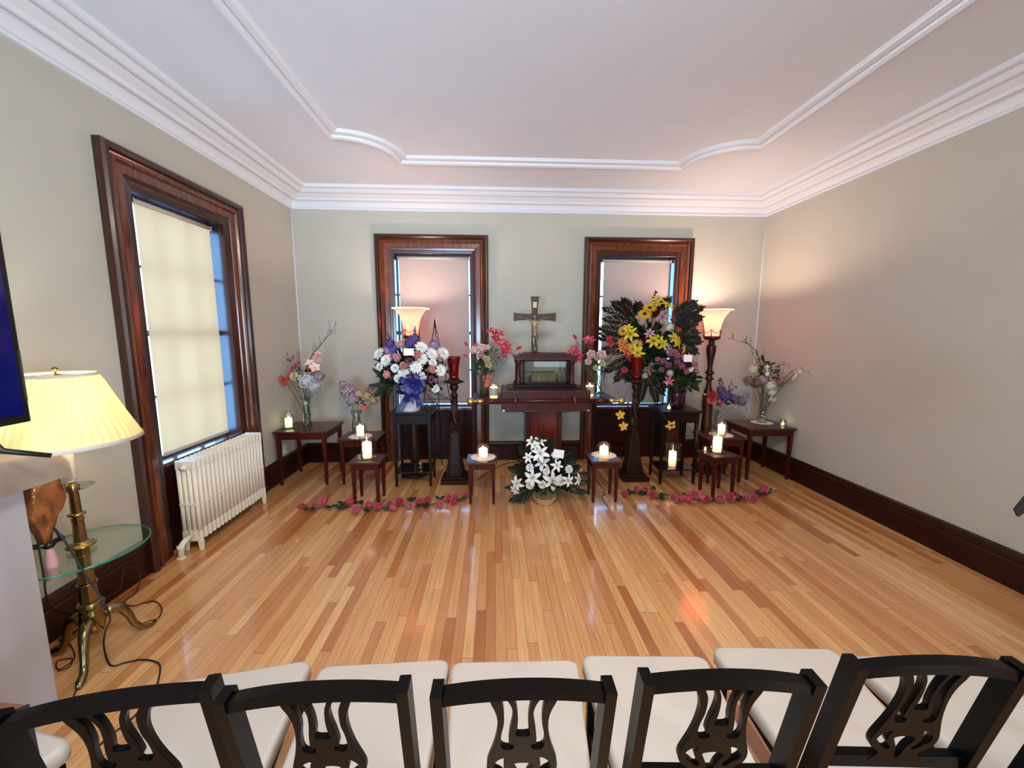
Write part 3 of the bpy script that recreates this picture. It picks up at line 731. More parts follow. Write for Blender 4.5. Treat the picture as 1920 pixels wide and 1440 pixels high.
# globes on side tables
for (u, v, zt, lab, dy) in ((676, 818, .515, 'left', M_doilyw), (1352, 815, .515, 'right', M_doily)):
    p = atz(u, v, zt)
    doily('lace doily on the %s side table behind the stool' % lab, (p.x, p.y, zt), .115, dy, 12, .1)
    vessel('candle_globe', 'small clear candle globe on the %s side table' % lab, 'candle holder', (p.x, p.y, zt+.003), [(.040, 0), (.058, .012), (.070, .05), (.070, .085), (.060, .115), (.054, .128)], M_glass)
    candle('lit white candle in the globe on the %s side table' % lab, (p.x, p.y, zt+.008), .036, .108, M_wax, .5)
# jar on the left corner table
p = atz(542, 802, .60)
vessel('glass_saucer', 'greenish glass saucer on the left corner table', 'saucer', (p.x, p.y, .60), [(.05, .001), (.074, .006), (.078, .010)], M_glassg)
vessel('candle_jar', 'narrow-necked glass candle jar on the left corner table', 'candle holder', (p.x, p.y, .604), [(.048, 0), (.052, .01), (.052, .12), (.044, .145), (.028, .160), (.026, .175), (.033, .185)], M_glassg)
candle('lit candle inside the narrow jar on the left corner table', (p.x, p.y, .609), .036, .10, M_wax, .4)
# lower shelf candle on the right stand
p = Vector((1.985, 4.13, .17))
vessel('hurricane_glass', 'footed clear hurricane glass on the lower shelf under the mauve roses', 'candle holder', (p.x, p.y, .170), [(.060, 0), (.050, .01), (.070, .03), (.078, .08), (.080, .22), (.092, .255)], M_glass)
candle('lit cream pillar candle on the lower shelf under the mauve roses', (p.x, p.y, .174), .040, .165, M_wax, .35)
p = Vector((-.815, 4.16, .17))
vessel('votive_glass', 'small clear votive glass on the lower shelf under the blue-bowed bouquet', 'votive', (p.x, p.y, .170), [(.018, 0), (.030, .006), (.026, .02), (.034, .05), (.038, .072)], M_glassd)
# small votives
def votive(label, loc, s=1.0, lit=True, m=None):
    vessel('votive_glass', 'clear votive glass '+label, 'votive', loc, [(.020*s, 0), (.026*s, .006), (.032*s, .035*s), (.036*s, .062*s)], m or M_glassg)
    if lit: candle('tiny lit tealight in the votive '+label, (loc[0], loc[1], loc[2]+.004), .017*s, .022*s, M_wax, .12)
p = atz(1476, 797, .60); votive('on the right corner table near the wall', (3.315, p.y, .600), 1.0)
p = atz(1312, 851, .43); votive('on the back left of the right outer stool', (2.20, 3.86, .43), .7)
p = atz(806, 769, .82); votive('beside the white pot with the blue bow', (p.x, p.y, .820), 1.5, False)
p = atz(1254, 767, .82); votive('beside the purple vase of mauve roses', (p.x, p.y, .820), 1.15)
# labelled jars on the altar top
for (u, side) in ((926, 'left'), (1103, 'right')):
    yj = 4.21 if side == 'left' else 4.30; q = at(u, 737, yj); loc = (q.x+(0 if side == 'left' else .015), yj, .940)
    t = vessel('candle_jar', 'straight glass candle jar with paper label on the %s end of the altar' % side, 'candle holder', loc, [(.046, 0), (.050, .004), (.050, .150), (.048, .155)], M_glass)
    b = B(); seg = 10; P = [[Vector((.0515*math.cos(a), .0515*math.sin(a), z)) for a in [R(200+i*14) for i in range(11)]] for z in (.03, .115)]; b.grid(P); b.build('paper_label', M_label, t)
    candle('white candle burning in the labelled jar on the %s end of the altar' % side, (loc[0], loc[1], loc[2]+.004), .043, .118, M_waxg, .4)

# ------------------------------------------------------------------ flowers
_bl = {}
def bloom_mesh(kind, col, var=0, ck='yellow'):
    key = (kind, col, var, ck)
    if key in _bl: return _bl[key]
    rnd = random.Random(hash((kind, var)) % 1000 if False else var*31+len(kind))
    b = B()
    if kind == 'rose':
        b.petal(0, 1.5, 1.5, .5, .5, cup=.6, nu=2)
        for ring, (n, e0, e1, L, W, r0) in enumerate(((3, 1.5, 1.75, .62, .5, .05), (4, 1.25, 1.7, .72, .7, .10), (5, .95, 1.5, .80, .85, .14), (6, .55, 1.15, .85, .95, .16))):
            for k in range(n): b.petal(2*PI*(k+.5*(ring % 2))/n+rnd.uniform(-.15, .15), e0, e1, L, W, cup=.7, r0=r0, z0=-.1*ring, nu=4)
    elif kind == 'chrysanthemum':
        for ring, (n, e0, e1, L) in enumerate(((16, .1, -.1, 1.0), (14, .45, .2, .85), (10, .85, .7, .6), (6, 1.2, 1.2, .4))):
            for k in range(n): b.petal(2*PI*(k+.5*(ring % 2))/n+rnd.uniform(-.08, .08), e0+rnd.uniform(-.1, .1), e1, L, .24, cup=.5, r0=.05, nu=3, nv=1, tip=.5)
        b.mi = 1; b.sphere((0, 0, .12), .16, 8, 5)
    elif kind == 'carnation':
        for ring, (n, e0, e1, L) in enumerate(((9, .05, -.1, .95), (9, .5, .3, .85), (7, .9, .8, .75), (4, 1.3, 1.3, .65))):
            for k in range(n): b.petal(2*PI*(k+.5*(ring % 2))/n+rnd.uniform(-.1, .1), e0, e1, L, .62, cup=.3, r0=.03, nu=3, nv=3, tip=.35, wave=.35)
    elif kind == 'lily':
        for k in range(6): b.petal(2*PI*k/6+rnd.uniform(-.08, .08), 1.05, -.45-.2*(k % 2), 1.15, .48 if k % 2 else .38, cup=.35, r0=.04, nu=6, tip=.8)
        b.mi = 1
        for k in range(6):
            a = 2*PI*(k+.5)/6; b.tube([(0, 0, .1), (.16*math.cos(a), .16*math.sin(a), .5), (.25*math.cos(a), .25*math.sin(a), .62)], [.02, .02, .04], 4)
    elif kind == 'gerbera':
        for ring, (n, e0, e1, L) in enumerate(((14, .1, -.05, 1.0), (12, .3, .15, .85))):
            for k in range(n): b.petal(2*PI*(k+.5*ring)/n, e0, e1, L, .36, cup=.2, r0=.15, nu=3, nv=1, tip=.45)
        b.mi = 1; b.sphere((0, 0, .08), .30, 10, 6, (1, 1, .6))
    elif kind == 'orchid':
        for k, (w_, L) in enumerate(((.6, .9), (.45, .85), (.62, .9), (.62, .9), (.45, .85))): b.petal(2*PI*k/5+PI/2, .35, -.15, L, w_, cup=.25, r0=.03, nu=4, tip=.6)
        b.mi = 1; b.petal(-PI/2, .9, 0, .5, .3, cup=.9, nu=3); b.sphere((0, 0, .12), .12, 6, 4)
    elif kind == 'blossom':
        for k in range(5): b.petal(2*PI*k/5+rnd.uniform(-.1, .1), .5, .1, .95, .72, cup=.35, r0=.03, nu=3, tip=.5)
        b.mi = 1; b.sphere((0, 0, .10), .14, 6, 4)
    elif kind == 'cluster':          # hydrangea or lilac head: small four-petalled florets on a dome
        for i in range(130):
            z = rnd.uniform(-.55, 1); a = rnd.uniform(0, 2*PI); rr = math.sqrt(max(0, 1-z*z)); dv = Vector((rr*math.cos(a), rr*math.sin(a), z))
            M4 = Matrix.Translation(dv*rnd.uniform(.62, .85)) @ dv.to_track_quat('Z', 'Y').to_matrix().to_4x4() @ Matrix.Rotation(rnd.uniform(0, 3), 4, 'Z')
            for k in range(4): b.petal(2*PI*k/4, .4, .1, .15, .14, cup=.2, nu=2, nv=1, tip=.5, M=M4)
        b.sphere((0, 0, 0), .55, 10, 6)
    elif kind == 'spike':            # delphinium or lilac spike along +z
        for i in range(40):
            h = i/40*2.6; rr = .36*(1-h/3.0); a = i*2.4; dv = Vector((math.cos(a), math.sin(a), .3)).normalized()
            M4 = Matrix.Translation(Vector((math.cos(a)*rr, math.sin(a)*rr, h-.6))) @ dv.to_track_quat('Z', 'Y').to_matrix().to_4x4()
            for k in range(4): b.petal(2*PI*k/4+i, .5, .1, .26*(1-.15*h), .24, cup=.2, nu=2, nv=1, tip=.5, M=M4)
        b.mi = 1; b.tube([(0, 0, -1.0), (0, 0, 2.0)], [.07, .03], 5)
    elif kind == 'bud':
        for k in range(4): b.petal(2*PI*k/4, 1.2, 1.9, 1.2, .6, cup=.5, r0=.05, nu=4, tip=.7)
    elif kind == 'berries':
        for i in range(9):
            b.sphere((rnd.uniform(-.6, .6), rnd.uniform(-.4, .4), rnd.uniform(-1, 1.2)), .30, 7, 5)
    me = bpy.data.meshes.new(kind); b.bm.to_mesh(me); b.bm.free()
    me.materials.append(petal_mat(col)); me.materials.append(CENTER[ck] if ck in CENTER else petal_mat(ck))
    _bl[key] = me
    return me
NICE = {'cluster': 'hydrangea_head', 'spike': 'delphinium_spike', 'bud': 'flower_bud', 'berries': 'berry_sprig', 'orchid': 'orchid_bloom', 'blossom': 'blossom'}
def put_bloom(parent, kind, col, pos, size, face, ck='yellow', spin=None):
    me = bloom_mesh(kind, col, random.randint(0, 1), ck)
    o = bpy.data.objects.new(NICE.get(kind, kind), me); COL.objects.link(o); o.parent = parent
    q = Vector(face).normalized().to_track_quat('Z', 'Y')
    o.rotation_mode = 'QUATERNION'
    from mathutils import Quaternion
    o.rotation_quaternion = q @ Quaternion((0, 0, 1), random.uniform(0, 6.28) if spin is None else spin)
    o.location = Vector(pos)-parent.location; o.scale = (size, size, size)
    return o
WHITE = (250, 246, 236); CREAM = (236, 226, 186); PINK = (242, 180, 178); LPINK = (255, 222, 212); MAG = (190, 60, 96); CORAL = (226, 92, 92); PURP = (96, 70, 130); LILAC = (164, 134, 176)
MAUVE = (190, 122, 150); YEL = (222, 196, 44); ORG = (222, 128, 56); MAROON = (92, 18, 24); BLUEV = (88, 84, 150); DPINK = (214, 78, 112); SALM = (238, 150, 130); DUST = (176, 150, 158); TAN = (196, 170, 120)
def stems(parent, base, tips, rad=.0022, m='stem', mid=.5, spread=.02):
    b = B(); o = parent.location; base = Vector(base)
    for tp in tips:
        tp = Vector(tp); m_ = base.lerp(tp, mid); m_.x = base.x+(tp.x-base.x)*mid*.5; m_.y = base.y+(tp.y-base.y)*mid*.5
        bb = base+Vector((random.uniform(-spread, spread), random.uniform(-spread, spread), 0))
        pts = []
        for i in range(7):
            u = i/6; pts.append((bb*(1-u)**2+m_*2*u*(1-u)+tp*u*u)-o)
        b.tube(pts, rad, 5)
    return b.build('stems', GREENS[m], parent)
def foliage(parent, centre, n, rx, ry, rz, L, W, m='dark', bias=(0, -.2, 0), name='foliage'):
    b = B(); o = parent.location; c = Vector(centre)
    for i in range(n):
        a = random.uniform(0, 2*PI); e = random.uniform(-.7, 1.2); dv = Vector((math.cos(a)*math.cos(e), math.sin(a)*math.cos(e), math.sin(e)))
        p0 = c+Vector((dv.x*rx, dv.y*ry, dv.z*rz))*random.uniform(.35, .95)
        dr = (dv+Vector(bias)+Vector((random.uniform(-.4, .4), random.uniform(-.4, .4), random.uniform(-.4, .4)))).normalized()
        l = L*random.uniform(.6, 1.2); b.leaf(p0-o, p0+dr*l-o, W*random.uniform(.7, 1.2), nrm=(random.uniform(-.6, .6), -1, random.uniform(0, 1)))
    return b.build(name, GREENS[m], parent)
def frond(parent, p0, p1, n=11, L=.11, W=.018, m='palm', sag=.03, name='palm_frond', ang=42):
    b = B(); o = parent.location; p0 = Vector(p0); p1 = Vector(p1); d = p1-p0; t = d.normalized()
    view = Vector((0, -1, .15)); sd = t.cross(view).normalized()
    pts = [p0+d*(i/8)+Vector((0, -.02*math.sin(PI*i/8), -sag*(i/8)**2))-o for i in range(9)]
    b.tube(pts, [.0035-.003*i/8 for i in range(9)], 5)
    for i in range(n):
        u = .18+.82*i/(n-1); q = p0+d*u+Vector((0, -.02*math.sin(PI*u), -sag*u*u))-o; l = L*(.65+.5*math.sin(PI*min(1, u*.9+.1)))*(1.0 if u < .9 else .8)
        for s in (-1, 1):
            a = R(ang*(1-.45*u)+random.uniform(-4, 4)); dr = (t*math.cos(a)+sd*s*math.sin(a)+Vector((0, random.uniform(-.15, .15), -.06))).normalized()
            b.leaf(q, q+dr*l, W, nrm=(0, -1, .2), curl=.06, nu=4)
    b.leaf(pts[-1], pts[-1]+t*L*.8, W, nrm=(0, -1, .2), nu=4)
    return b.build(name, GREENS[m], parent)
def twig(parent, pts, rad=.004, side=6, L=.05, m='twig', name='twig', buds=None):
    b = B(); o = parent.location; pts = [Vector(p)-o for p in pts]; n = len(pts)
    b.tube(pts, [rad*(1-.75*i/(n-1)) for i in range(n)], 6)
    for k in range(side):
        u = random.uniform(.25, .95)*(n-1); i = int(u); q = pts[i].lerp(pts[min(i+1, n-1)], u-i)
        t = (pts[min(i+1, n-1)]-pts[i]).normalized() if i < n-1 else Vector((0, 0, 1))
        dr = (t*.7+Vector((random.uniform(-.8, .8), random.uniform(-.4, .4), random.uniform(-.3, .7)))).normalized(); l = L*random.uniform(.5, 1.3)
        m1 = q+dr*l*.6+Vector((0, 0, .008)); e1 = q+dr*l
        b.tube([q, m1, e1], [rad*.4, rad*.3, rad*.15], 4)
        b.mi = 1 if buds else 0
        b.sphere(e1, rad*.9, 5, 4); b.sphere(m1, rad*.7, 5, 4); b.mi = 0
    return b.build(name, [GREENS[m], buds or GREENS[m]], parent)
def sprig(parent, p0, p1, col, n=14, size=.014, kind='blossom', spread=.02, ck='yellow', name='blossom_sprig', m='twig'):
    """one stem with small blossoms along it, built as one part"""
    b = B(); o = parent.location; p0 = Vector(p0)-o; p1 = Vector(p1)-o
    pts = [p0.lerp(p1, i/6)+Vector((0, 0, .02*math.sin(PI*i/6))) for i in range(7)]; b.tube(pts, [.0025-.0018*i/6 for i in range(7)], 5)
    for i in range(n):
        u = .3+.7*random.random(); q = p0.lerp(p1, u)+Vector((random.gauss(0, spread), random.gauss(0, spread), random.gauss(0, spread)+.02*math.sin(PI*u)))
        dv = Vector((random.uniform(-1, 1), -1, random.uniform(-.6, 1))).normalized()
        M4 = Matrix.Translation(q) @ dv.to_track_quat('Z', 'Y').to_matrix().to_4x4() @ Matrix.Rotation(random.uniform(0, 3), 4, 'Z')
        b.mi = 1; s = size*random.uniform(.9, 1.6)
        for k in range(5): b.petal(2*PI*k/5, .6, .15, s, s*.75, cup=.35, nu=2, nv=1, tip=.5, M=M4)
        b.mi = 0
    return b.build(name, [GREENS[m], petal_mat(col)], parent)
def blooms(parent, Y, centre_px, items, base, scale=1.0, stem=True, my='stem'):
    """items: kind, colour, photo x, photo y, depth offset, radius in photo pixels (, centre)"""
    tips = []; c = at(centre_px[0], centre_px[1], Y)
    for it in items:
        kind, col, u, v, dy, rp = it[:6]; ck = it[6] if len(it) > 6 else 'yellow'
        p = at(u, v, Y-dy); size = rp*(Y-dy)/FPX*scale*{'rose': 1.12, 'cluster': 1.42, 'blossom': 1.35, 'orchid': 1.2, 'chrysanthemum': 1.12, 'carnation': 1.08}.get(kind, 1.05)
        f = (p-c)*1.1+Vector((0, -.22, .02)); 
        if kind == 'spike': f = (p-c)+Vector((0, -.05, .25))
        put_bloom(parent, kind, col, p, size, f, ck); tips.append(p+Vector((0, .01, -.01)))
    if stem: stems(parent, base, tips, m=my)
def pebbles(parent, c, r, h, n=16, m=None):
    b = B()
    for i in range(n):
        a = random.uniform(0, 6.28); q = r*math.sqrt(random.random())*.75
        b.sphere((c[0]+q*math.cos(a), c[1]+q*math.sin(a), c[2]+random.uniform(.008, h)), random.uniform(.008, .013), 7, 5, (1, 1, .75))
    return b.build('pebbles', m or M_pebble, parent)

# --- left corner vase
p = atz(576, 798, .60); base = Vector((p.x, p.y, .60)); Y = p.y
t = vessel('glass_vase', 'tall straight glass vase with white pebbles on the left corner table', 'vase', (p.x, p.y, .60), [(.046, 0), (.050, .006), (.044, .10), (.042, .25), (.052, .33)], M_glassd)
pebbles(t, (0, 0, 0), .04, .07); b = B(); b.lathe([(.001, .004), (.042, .005), (.040, .20), (.001, .201)], 20); b.build('water', M_water, t)
t = thing('bouquet', 'bouquet with a long bare branch, coral and white blooms, in the left corner', 'bouquet', (base.x, base.y, base.z+.02))
blooms(t, Y, (575, 720), [('blossom', CORAL, 529, 710, .08, 7), ('blossom', CORAL, 536, 716, .05, 9), ('blossom', CORAL, 543, 708, .03, 7), ('carnation', CREAM, 552, 706, .06, 9), ('cluster', (204, 204, 210), 574, 714, .08, 14), ('cluster', (196, 198, 206), 588, 724, .05, 11),
    ('blossom', MAG, 550, 694, 0, 7), ('blossom', MAG, 585, 690, .02, 7), ('blossom', LPINK, 583, 682, .03, 8), ('blossom', LPINK, 590, 690, .05, 8), ('blossom', PINK, 592, 672, .0, 6), ('cluster', DUST, 598, 706, .0, 9), ('rose', WHITE, 574, 755, 0, 8), ('blossom', MAG, 558, 684, .0, 6), ('blossom', PINK, 596, 664, .0, 6)], base+Vector((0, 0, .05)))
twig(t, [base+Vector((0, 0, .2)), at(574, 690, Y), at(586, 665, Y), at(603, 645, Y), at(618, 625, Y), at(632, 607, Y)], .006, 12, .10)
twig(t, [base+Vector((0, 0, .2)), at(562, 685, Y), at(560, 668, Y), at(553, 658, Y)], .003, 3, .05); twig(t, [base+Vector((0, 0, .2)), at(566, 690, Y), at(563, 672, Y), at(561, 656, Y)], .003, 2, .04)
sprig(t, at(565, 715, Y), at(541, 668, Y), (120, 60, 76), 16, .013); sprig(t, at(578, 715, Y), at(600, 668, Y-.03), PINK, 18, .015); sprig(t, at(570, 712, Y), at(597, 715, Y-.05), DUST, 18, .014); sprig(t, at(565, 715, Y), at(535, 705, Y-.03), MAG, 12, .013); foliage(t, at(568, 705, Y), 26, .09, .08, .09, .07, .02, 'dark'); foliage(t, base+Vector((0, 0, .10)), 12, .02, .02, .08, .06, .014, 'mid', name='leaves_in_water')
# --- left side table vase
p = atz(668, 808, .515); base = Vector((p.x+.0, p.y+.02, .515)); Y = p.y+.02
vessel('glass_vase', 'short smoky glass vase on the left side table', 'vase', tuple(base), [(.040, 0), (.050, .006), (.056, .05), (.046, .12), (.042, .17), (.060, .245)], M_glassd)
t = thing('bouquet', 'small lilac and cream bouquet on the left side table', 'bouquet', (base.x, base.y, base.z+.03))
blooms(t, Y, (668, 745), [('cluster', DUST, 652, 733, .03, 12), ('cluster', (170, 146, 166), 660, 748, .06, 11), ('cluster', DUST, 645, 722, .0, 8), ('cluster', TAN, 688, 742, .02, 9, 'dark'), ('cluster', TAN, 700, 750, .0, 8, 'dark'), ('blossom', PURP, 696, 727, 0, 6), ('blossom', CORAL, 681, 763, .05, 5), ('cluster', (196, 176, 150), 674, 738, .05, 8)], base+Vector((0, 0, .05)))
sprig(t, at(668, 750, Y), at(651, 714, Y), DUST, 18, .014); sprig(t, at(668, 755, Y), at(642, 738, Y-.03), (190, 168, 180), 18, .014); sprig(t, at(672, 752, Y), at(695, 728, Y), (150, 130, 160), 12, .012); sprig(t, at(672, 750, Y), at(714, 746, Y), TAN, 14, .012); twig(t, [base+Vector((0, 0, .2)), at(672, 735, Y), at(655, 712, Y)], .003, 3, .04)
foliage(t, at(670, 752, Y), 22, .08, .06, .06, .06, .018, 'dark')
# --- the big white and pink arrangement with a blue bow
Y = 4.18; p = atz(772, 767, .82); base = Vector((p.x, 4.16, .82))
t = thing('flower_arrangement', 'large white and pink arrangement with a royal blue bow in a white pot', 'flower arrangement', (base.x, base.y, base.z))
b = B(); b.lathe([(.001, 0), (.096, .0), (.100, .006), (.112, .17), (.118, .185), (.108, .185), (.10, .16), (.001, .155)], 28, cap=False); b.build('pot', M_white, t)
Z3 = lambda x, y: (680+x/7.385, 540+y/7.385)
it = []
for x, y in ((225, 910), (320, 1000), (810, 820), (960, 910), (820, 975), (740, 1100), (1080, 1140), (570, 1190), (1120, 900)): it.append(('chrysanthemum', WHITE)+Z3(x, y)+(.16+random.uniform(-.03, .04), 11.5, 'white'))
for x, y in ((240, 1090), (445, 1110), (490, 1255), (970, 1035), (830, 1225), (1010, 1395)): it.append(('carnation', (246, 246, 240))+Z3(x, y)+(.18+random.uniform(-.02, .04), 8.5, 'white'))
for x, y in ((530, 790), (490, 970), (570, 1085), (350, 1195), (750, 940), (945, 1125), (610, 900)): it.append(('rose', PINK)+Z3(x, y)+(.20+random.uniform(-.02, .05), 11.5))
for x, y in ((660, 1010), (955, 1260), (690, 1180)): it.append(('carnation', (140, 60, 100))+Z3(x, y)+(.16, 7))
for x, y, c in ((400, 930, LILAC), (430, 860, BLUEV), (380, 780, PURP), (690, 740, PURP), (720, 700, PURP), (985, 790, LILAC), (345, 870, LILAC), (650, 770, BLUEV)): it.append(('cluster', c)+Z3(x, y)+(.08, 9, 'dark'))
for x, y, c in ((390, 740, PURP), (720, 640, PURP), (1000, 740, LILAC), (380, 700, BLUEV)): it.append(('spike', c)+Z3(x, y)+(.03, 7, 'dark'))
blooms(t, Y, (770, 700), it, base+Vector((0, 0, .15)))
foliage(t, at(770, 700, Y), 150, .36, .16, .26, .13, .035, 'dark'); foliage(t, at(740, 725, Y), 60, .20, .14, .10, .12, .03, 'mid', name='green_foliage')
for a, c in (((730, 715), (697, 690)), ((735, 725), (690, 722)), ((730, 730), (700, 745)), ((735, 705), (705, 680))): 
    b = B(); b.leaf(at(*a, Y-.06)-base, at(*c, Y-.12)-base, .05, curl=.2, nu=7); b.build('broad_leaf', GREENS['dark'], t)
for a, c in (((800, 715), (838, 690)), ((805, 720), (845, 712)), ((800, 730), (835, 740)), ((798, 735), (822, 762)), ((805, 700), (842, 675))): frond(t, at(*a, Y-.06), at(*c, Y-.10), 8, .05, .006, 'palm', name='fine_frond')
b = B(); c = at(766.5, 660, Y-.33)-base; b.box(c, (.095, .002, .068), rot=(R(-12), 0, R(8))); b.build('card', M_card, t)
def bow(parent, c, m, s=1.0):
    b = B(); c = Vector(c)
    def loop(ang, L, tilt, w_=.055):
        d = Vector((math.cos(ang), -.35, math.sin(ang))).normalized(); n = Vector((0, -1, 0)); sd = d.cross(n).normalized(); P = []
        for i in range(13):
            u = i/12; al = 2*PI*u; q = c+d*L*.5*(1-math.cos(al))+n*(.030*math.sin(al)*s+.012)
            ww = w_*.5*s*(.35+.65*math.sin(PI*u)**.6); sw = sd*ww
            P.append([q-sw, q, q+sw])
        b.grid(P)
    for k, (a, L) in enumerate(((20, .15), (60, .13), (105, .13), (150, .15), (190, .15), (-20, .14), (225, .12), (-50, .12), (85, .09), (170, .10), (5, .10))): loop(R(a), L*s, 0)
    for a, L in ((-118, .26), (-72, .22), (-98, .17)):
        d = Vector((math.cos(R(a)), -.12, math.sin(R(a)))).normalized(); sd = d.cross(Vector((0, -1, 0))).normalized(); P = []
        for i in range(9):
            u = i/8; q = c+d*L*s*u+Vector((0, -.025-.02*math.sin(u*6), 0)); w_ = .032*s*(.5+.6*u)
            e = .03*s if i == 8 else 0
            P.append([q-sd*w_+d*e, q-d*e*.3, q+sd*w_+d*e*.4])
        b.grid(P)
    b.sphere(c+Vector((0, -.03, 0)), .028*s, 10, 6)
    return b.build('bow', m, parent)
bow(t, at(775, 722, 3.93)-base, M_ribbon, 1.0)
# --- roses and orchids at both ends of the altar top
def altar_vase(u, label, side, items, extra):
    q = at(u, 733, 4.34); base = Vector((q.x, 4.34, .940)); Y = 4.34
    v = vessel('glass_vase', 'cylindrical glass vase with dark stones on the %s end of the altar' % side, 'vase', tuple(base), [(.046, 0), (.050, .006), (.048, .10), (.050, .20), (.058, .262)], M_glassd)
    pebbles(v, (0, 0, 0), .042, .05, 16, M_teal)
    t = thing('bouquet', label, 'bouquet', (base.x, base.y, base.z+.01))
    blooms(t, Y, (u, 685), items, base+Vector((0, 0, .04)), 1.45); extra(t, base, Y)
M_teal = mat('dark_teal_stones', (30, 66, 62), 0.3)
K = lambda x, y: (860+x/6, 540+y/6)
def ex1(t, base, Y):
    foliage(t, at(908, 690, Y), 34, .10, .08, .08, .07, .026, 'mid'); foliage(t, at(922, 668, Y), 26, .07, .04, .11, .07, .012, 'dusty', name='dusty_foliage')
    twig(t, [base+Vector((0, 0, .2)), at(915, 670, Y), at(922, 640, Y), at(916, 630, Y)], .003, 3, .04); twig(t, [base+Vector((0, 0, .2)), at(925, 670, Y), at(945, 655, Y), at(968, 655, Y)], .003, 3, .04)
altar_vase(907, 'pink rose and magenta orchid bouquet on the left end of the altar', 'left',
    [('rose', LPINK)+K(185, 710)+(.07, 8), ('rose', LPINK)+K(265, 690)+(.08, 9), ('rose', PINK)+K(255, 760)+(.09, 7), ('rose', LPINK)+K(320, 680)+(.05, 6.5), ('rose', CREAM)+K(310, 805)+(.08, 7), ('rose', CREAM)+K(330, 860)+(.08, 7), ('rose', LPINK)+K(155, 710)+(.04, 6),
     ('orchid', MAG)+K(400, 500)+(.03, 10), ('orchid', MAG)+K(450, 505)+(.02, 8), ('orchid', MAG)+K(415, 560)+(.04, 7), ('orchid', DPINK)+K(440, 610)+(.06, 9), ('orchid', DPINK)+K(490, 620)+(.05, 9), ('orchid', MAG)+K(510, 680)+(.06, 9), ('orchid', MAG)+K(550, 640)+(.03, 7), ('orchid', DPINK)+K(570, 710)+(.05, 6), ('orchid', MAG)+K(505, 750)+(.06, 6),
     ('bud', MAG)+K(100, 650)+(.02, 6), ('bud', MAG)+K(98, 770)+(.02, 6), ('bud', MAG)+K(650, 690)+(.02, 7), ('orchid', MAG)+K(190, 660)+(.02, 6), ('rose', SALM)+K(330, 990)+(.06, 6.5), ('rose', SALM)+K(320, 1040)+(.07, 6), ('rose', SALM)+K(310, 1085)+(.07, 5)], ex1)
def ex2(t, base, Y):
    foliage(t, at(1122, 692, Y), 26, .08, .07, .06, .06, .022, 'mid'); foliage(t, at(1150, 672, Y), 40, .08, .04, .09, .09, .010, 'olive', name='dried_grass')
    twig(t, [base+Vector((0, 0, .2)), at(1104, 670, Y), at(1100, 650, Y), at(1104, 640, Y)], .003, 3, .04); twig(t, [base+Vector((0, 0, .2)), at(1100, 680, Y), at(1088, 665, Y), at(1082, 640, Y)], .003, 3, .04)
altar_vase(1125, 'pale rose bouquet with magenta orchids on the right end of the altar', 'right',
    [('rose', LPINK)+K(1495, 755)+(.07, 9), ('rose', LPINK)+K(1600, 760)+(.07, 10), ('rose', LPINK)+K(1465, 830)+(.08, 7), ('rose', LPINK)+K(1560, 790)+(.05, 7), ('rose', CREAM)+K(1610, 850)+(.08, 6.5), ('rose', CREAM)+K(1545, 895)+(.08, 6),
     ('orchid', MAG)+K(1460, 580)+(.03, 8), ('orchid', MAG)+K(1480, 600)+(.01, 7), ('orchid', MAG)+K(1300, 700)+(.05, 8), ('orchid', DPINK)+K(1320, 740)+(.06, 8), ('orchid', MAG)+K(1350, 785)+(.06, 7), ('orchid', MAG)+K(1270, 720)+(.04, 7), ('bud', MAG)+K(1325, 575)+(.02, 7)], ex2)
# --- wire easels
def easel(label, c, top, legs):
    t = thing('wire_easel', label, 'easel', (c[0], c[1], 0)); o = Vector((c[0], c[1], 0)); tp = Vector(top)-o
    for l in legs: b = B(); b.tube([tp, Vector(l)-o], [.005, .005], 6); b.build('leg', M_iron, t)
    b = B(); b.tube([tp.lerp(Vector(legs[0])-o, .5), tp.lerp(Vector(legs[1])-o, .5)], .004, 6); b.build('crossbar', M_iron, t)
    b = B(); b.sphere(tp, .010, 8, 6); b.tube([tp, tp+Vector((0, 0, .035))], [.006, .002], 6); b.build('top_hook', M_iron, t)
    return t
tp = at(815, 602, 4.52)
easel('black wire easel standing behind the blue-bowed bouquet', (tp.x, 4.52), tp, [(tp.x-.26, 4.40, 0.0), (tp.x+.33, 4.40, 0.0), (tp.x+.02, 4.74, 0.0)])
# --- palm and sunflower spray on its easel
Y = 4.46; c0 = at(1215, 655, Y)
easel('black wire easel carrying the large palm and sunflower spray', (c0.x, 4.56), (c0.x, 4.54, c0.z+.20), [(c0.x-.30, 4.42, 0.0), (c0.x+.24, 4.42, 0.0), (c0.x, 4.80, 0.0)])
t = thing('flower_spray', 'large spray of palm fronds, sunflowers and yellow lilies before the right far window', 'flower arrangement', (c0.x, Y+.02, c0.z-.25))
b = B(); b.box((0, .03, .25), (.34, .09, .30), bev=.03); b.build('foam_block', GREENS['dark'], t)
Q = lambda x, y: (1100+x/6.4, 520+y/6.4)
it = [('gerbera', (224, 178, 40))+Q(755, 370)+(.14, 12, 'dark'), ('gerbera', (226, 184, 50))+Q(695, 442)+(.15, 12, 'dark'), ('gerbera', (206, 150, 50))+Q(440, 640)+(.13, 10, 'dark'), ('gerbera', (190, 150, 60))+Q(600, 810)+(.14, 10, 'dark')]
for x, y, s in ((850, 280, 13), (960, 350, 14), (530, 690, 15), (500, 620, 10), (560, 860, 12), (615, 905, 13), (790, 770, 14), (860, 760, 12), (900, 800, 12), (1060, 770, 15), (1030, 740, 13), (1150, 860, 9), (820, 330, 10)): it.append(('lily', YEL)+Q(x, y)+(.14+random.uniform(-.03, .05), s, 'green'))
for x, y in ((420, 780), (460, 810), (430, 850), (490, 880)): it.append(('lily', ORG)+Q(x, y)+(.13, 9, 'green'))
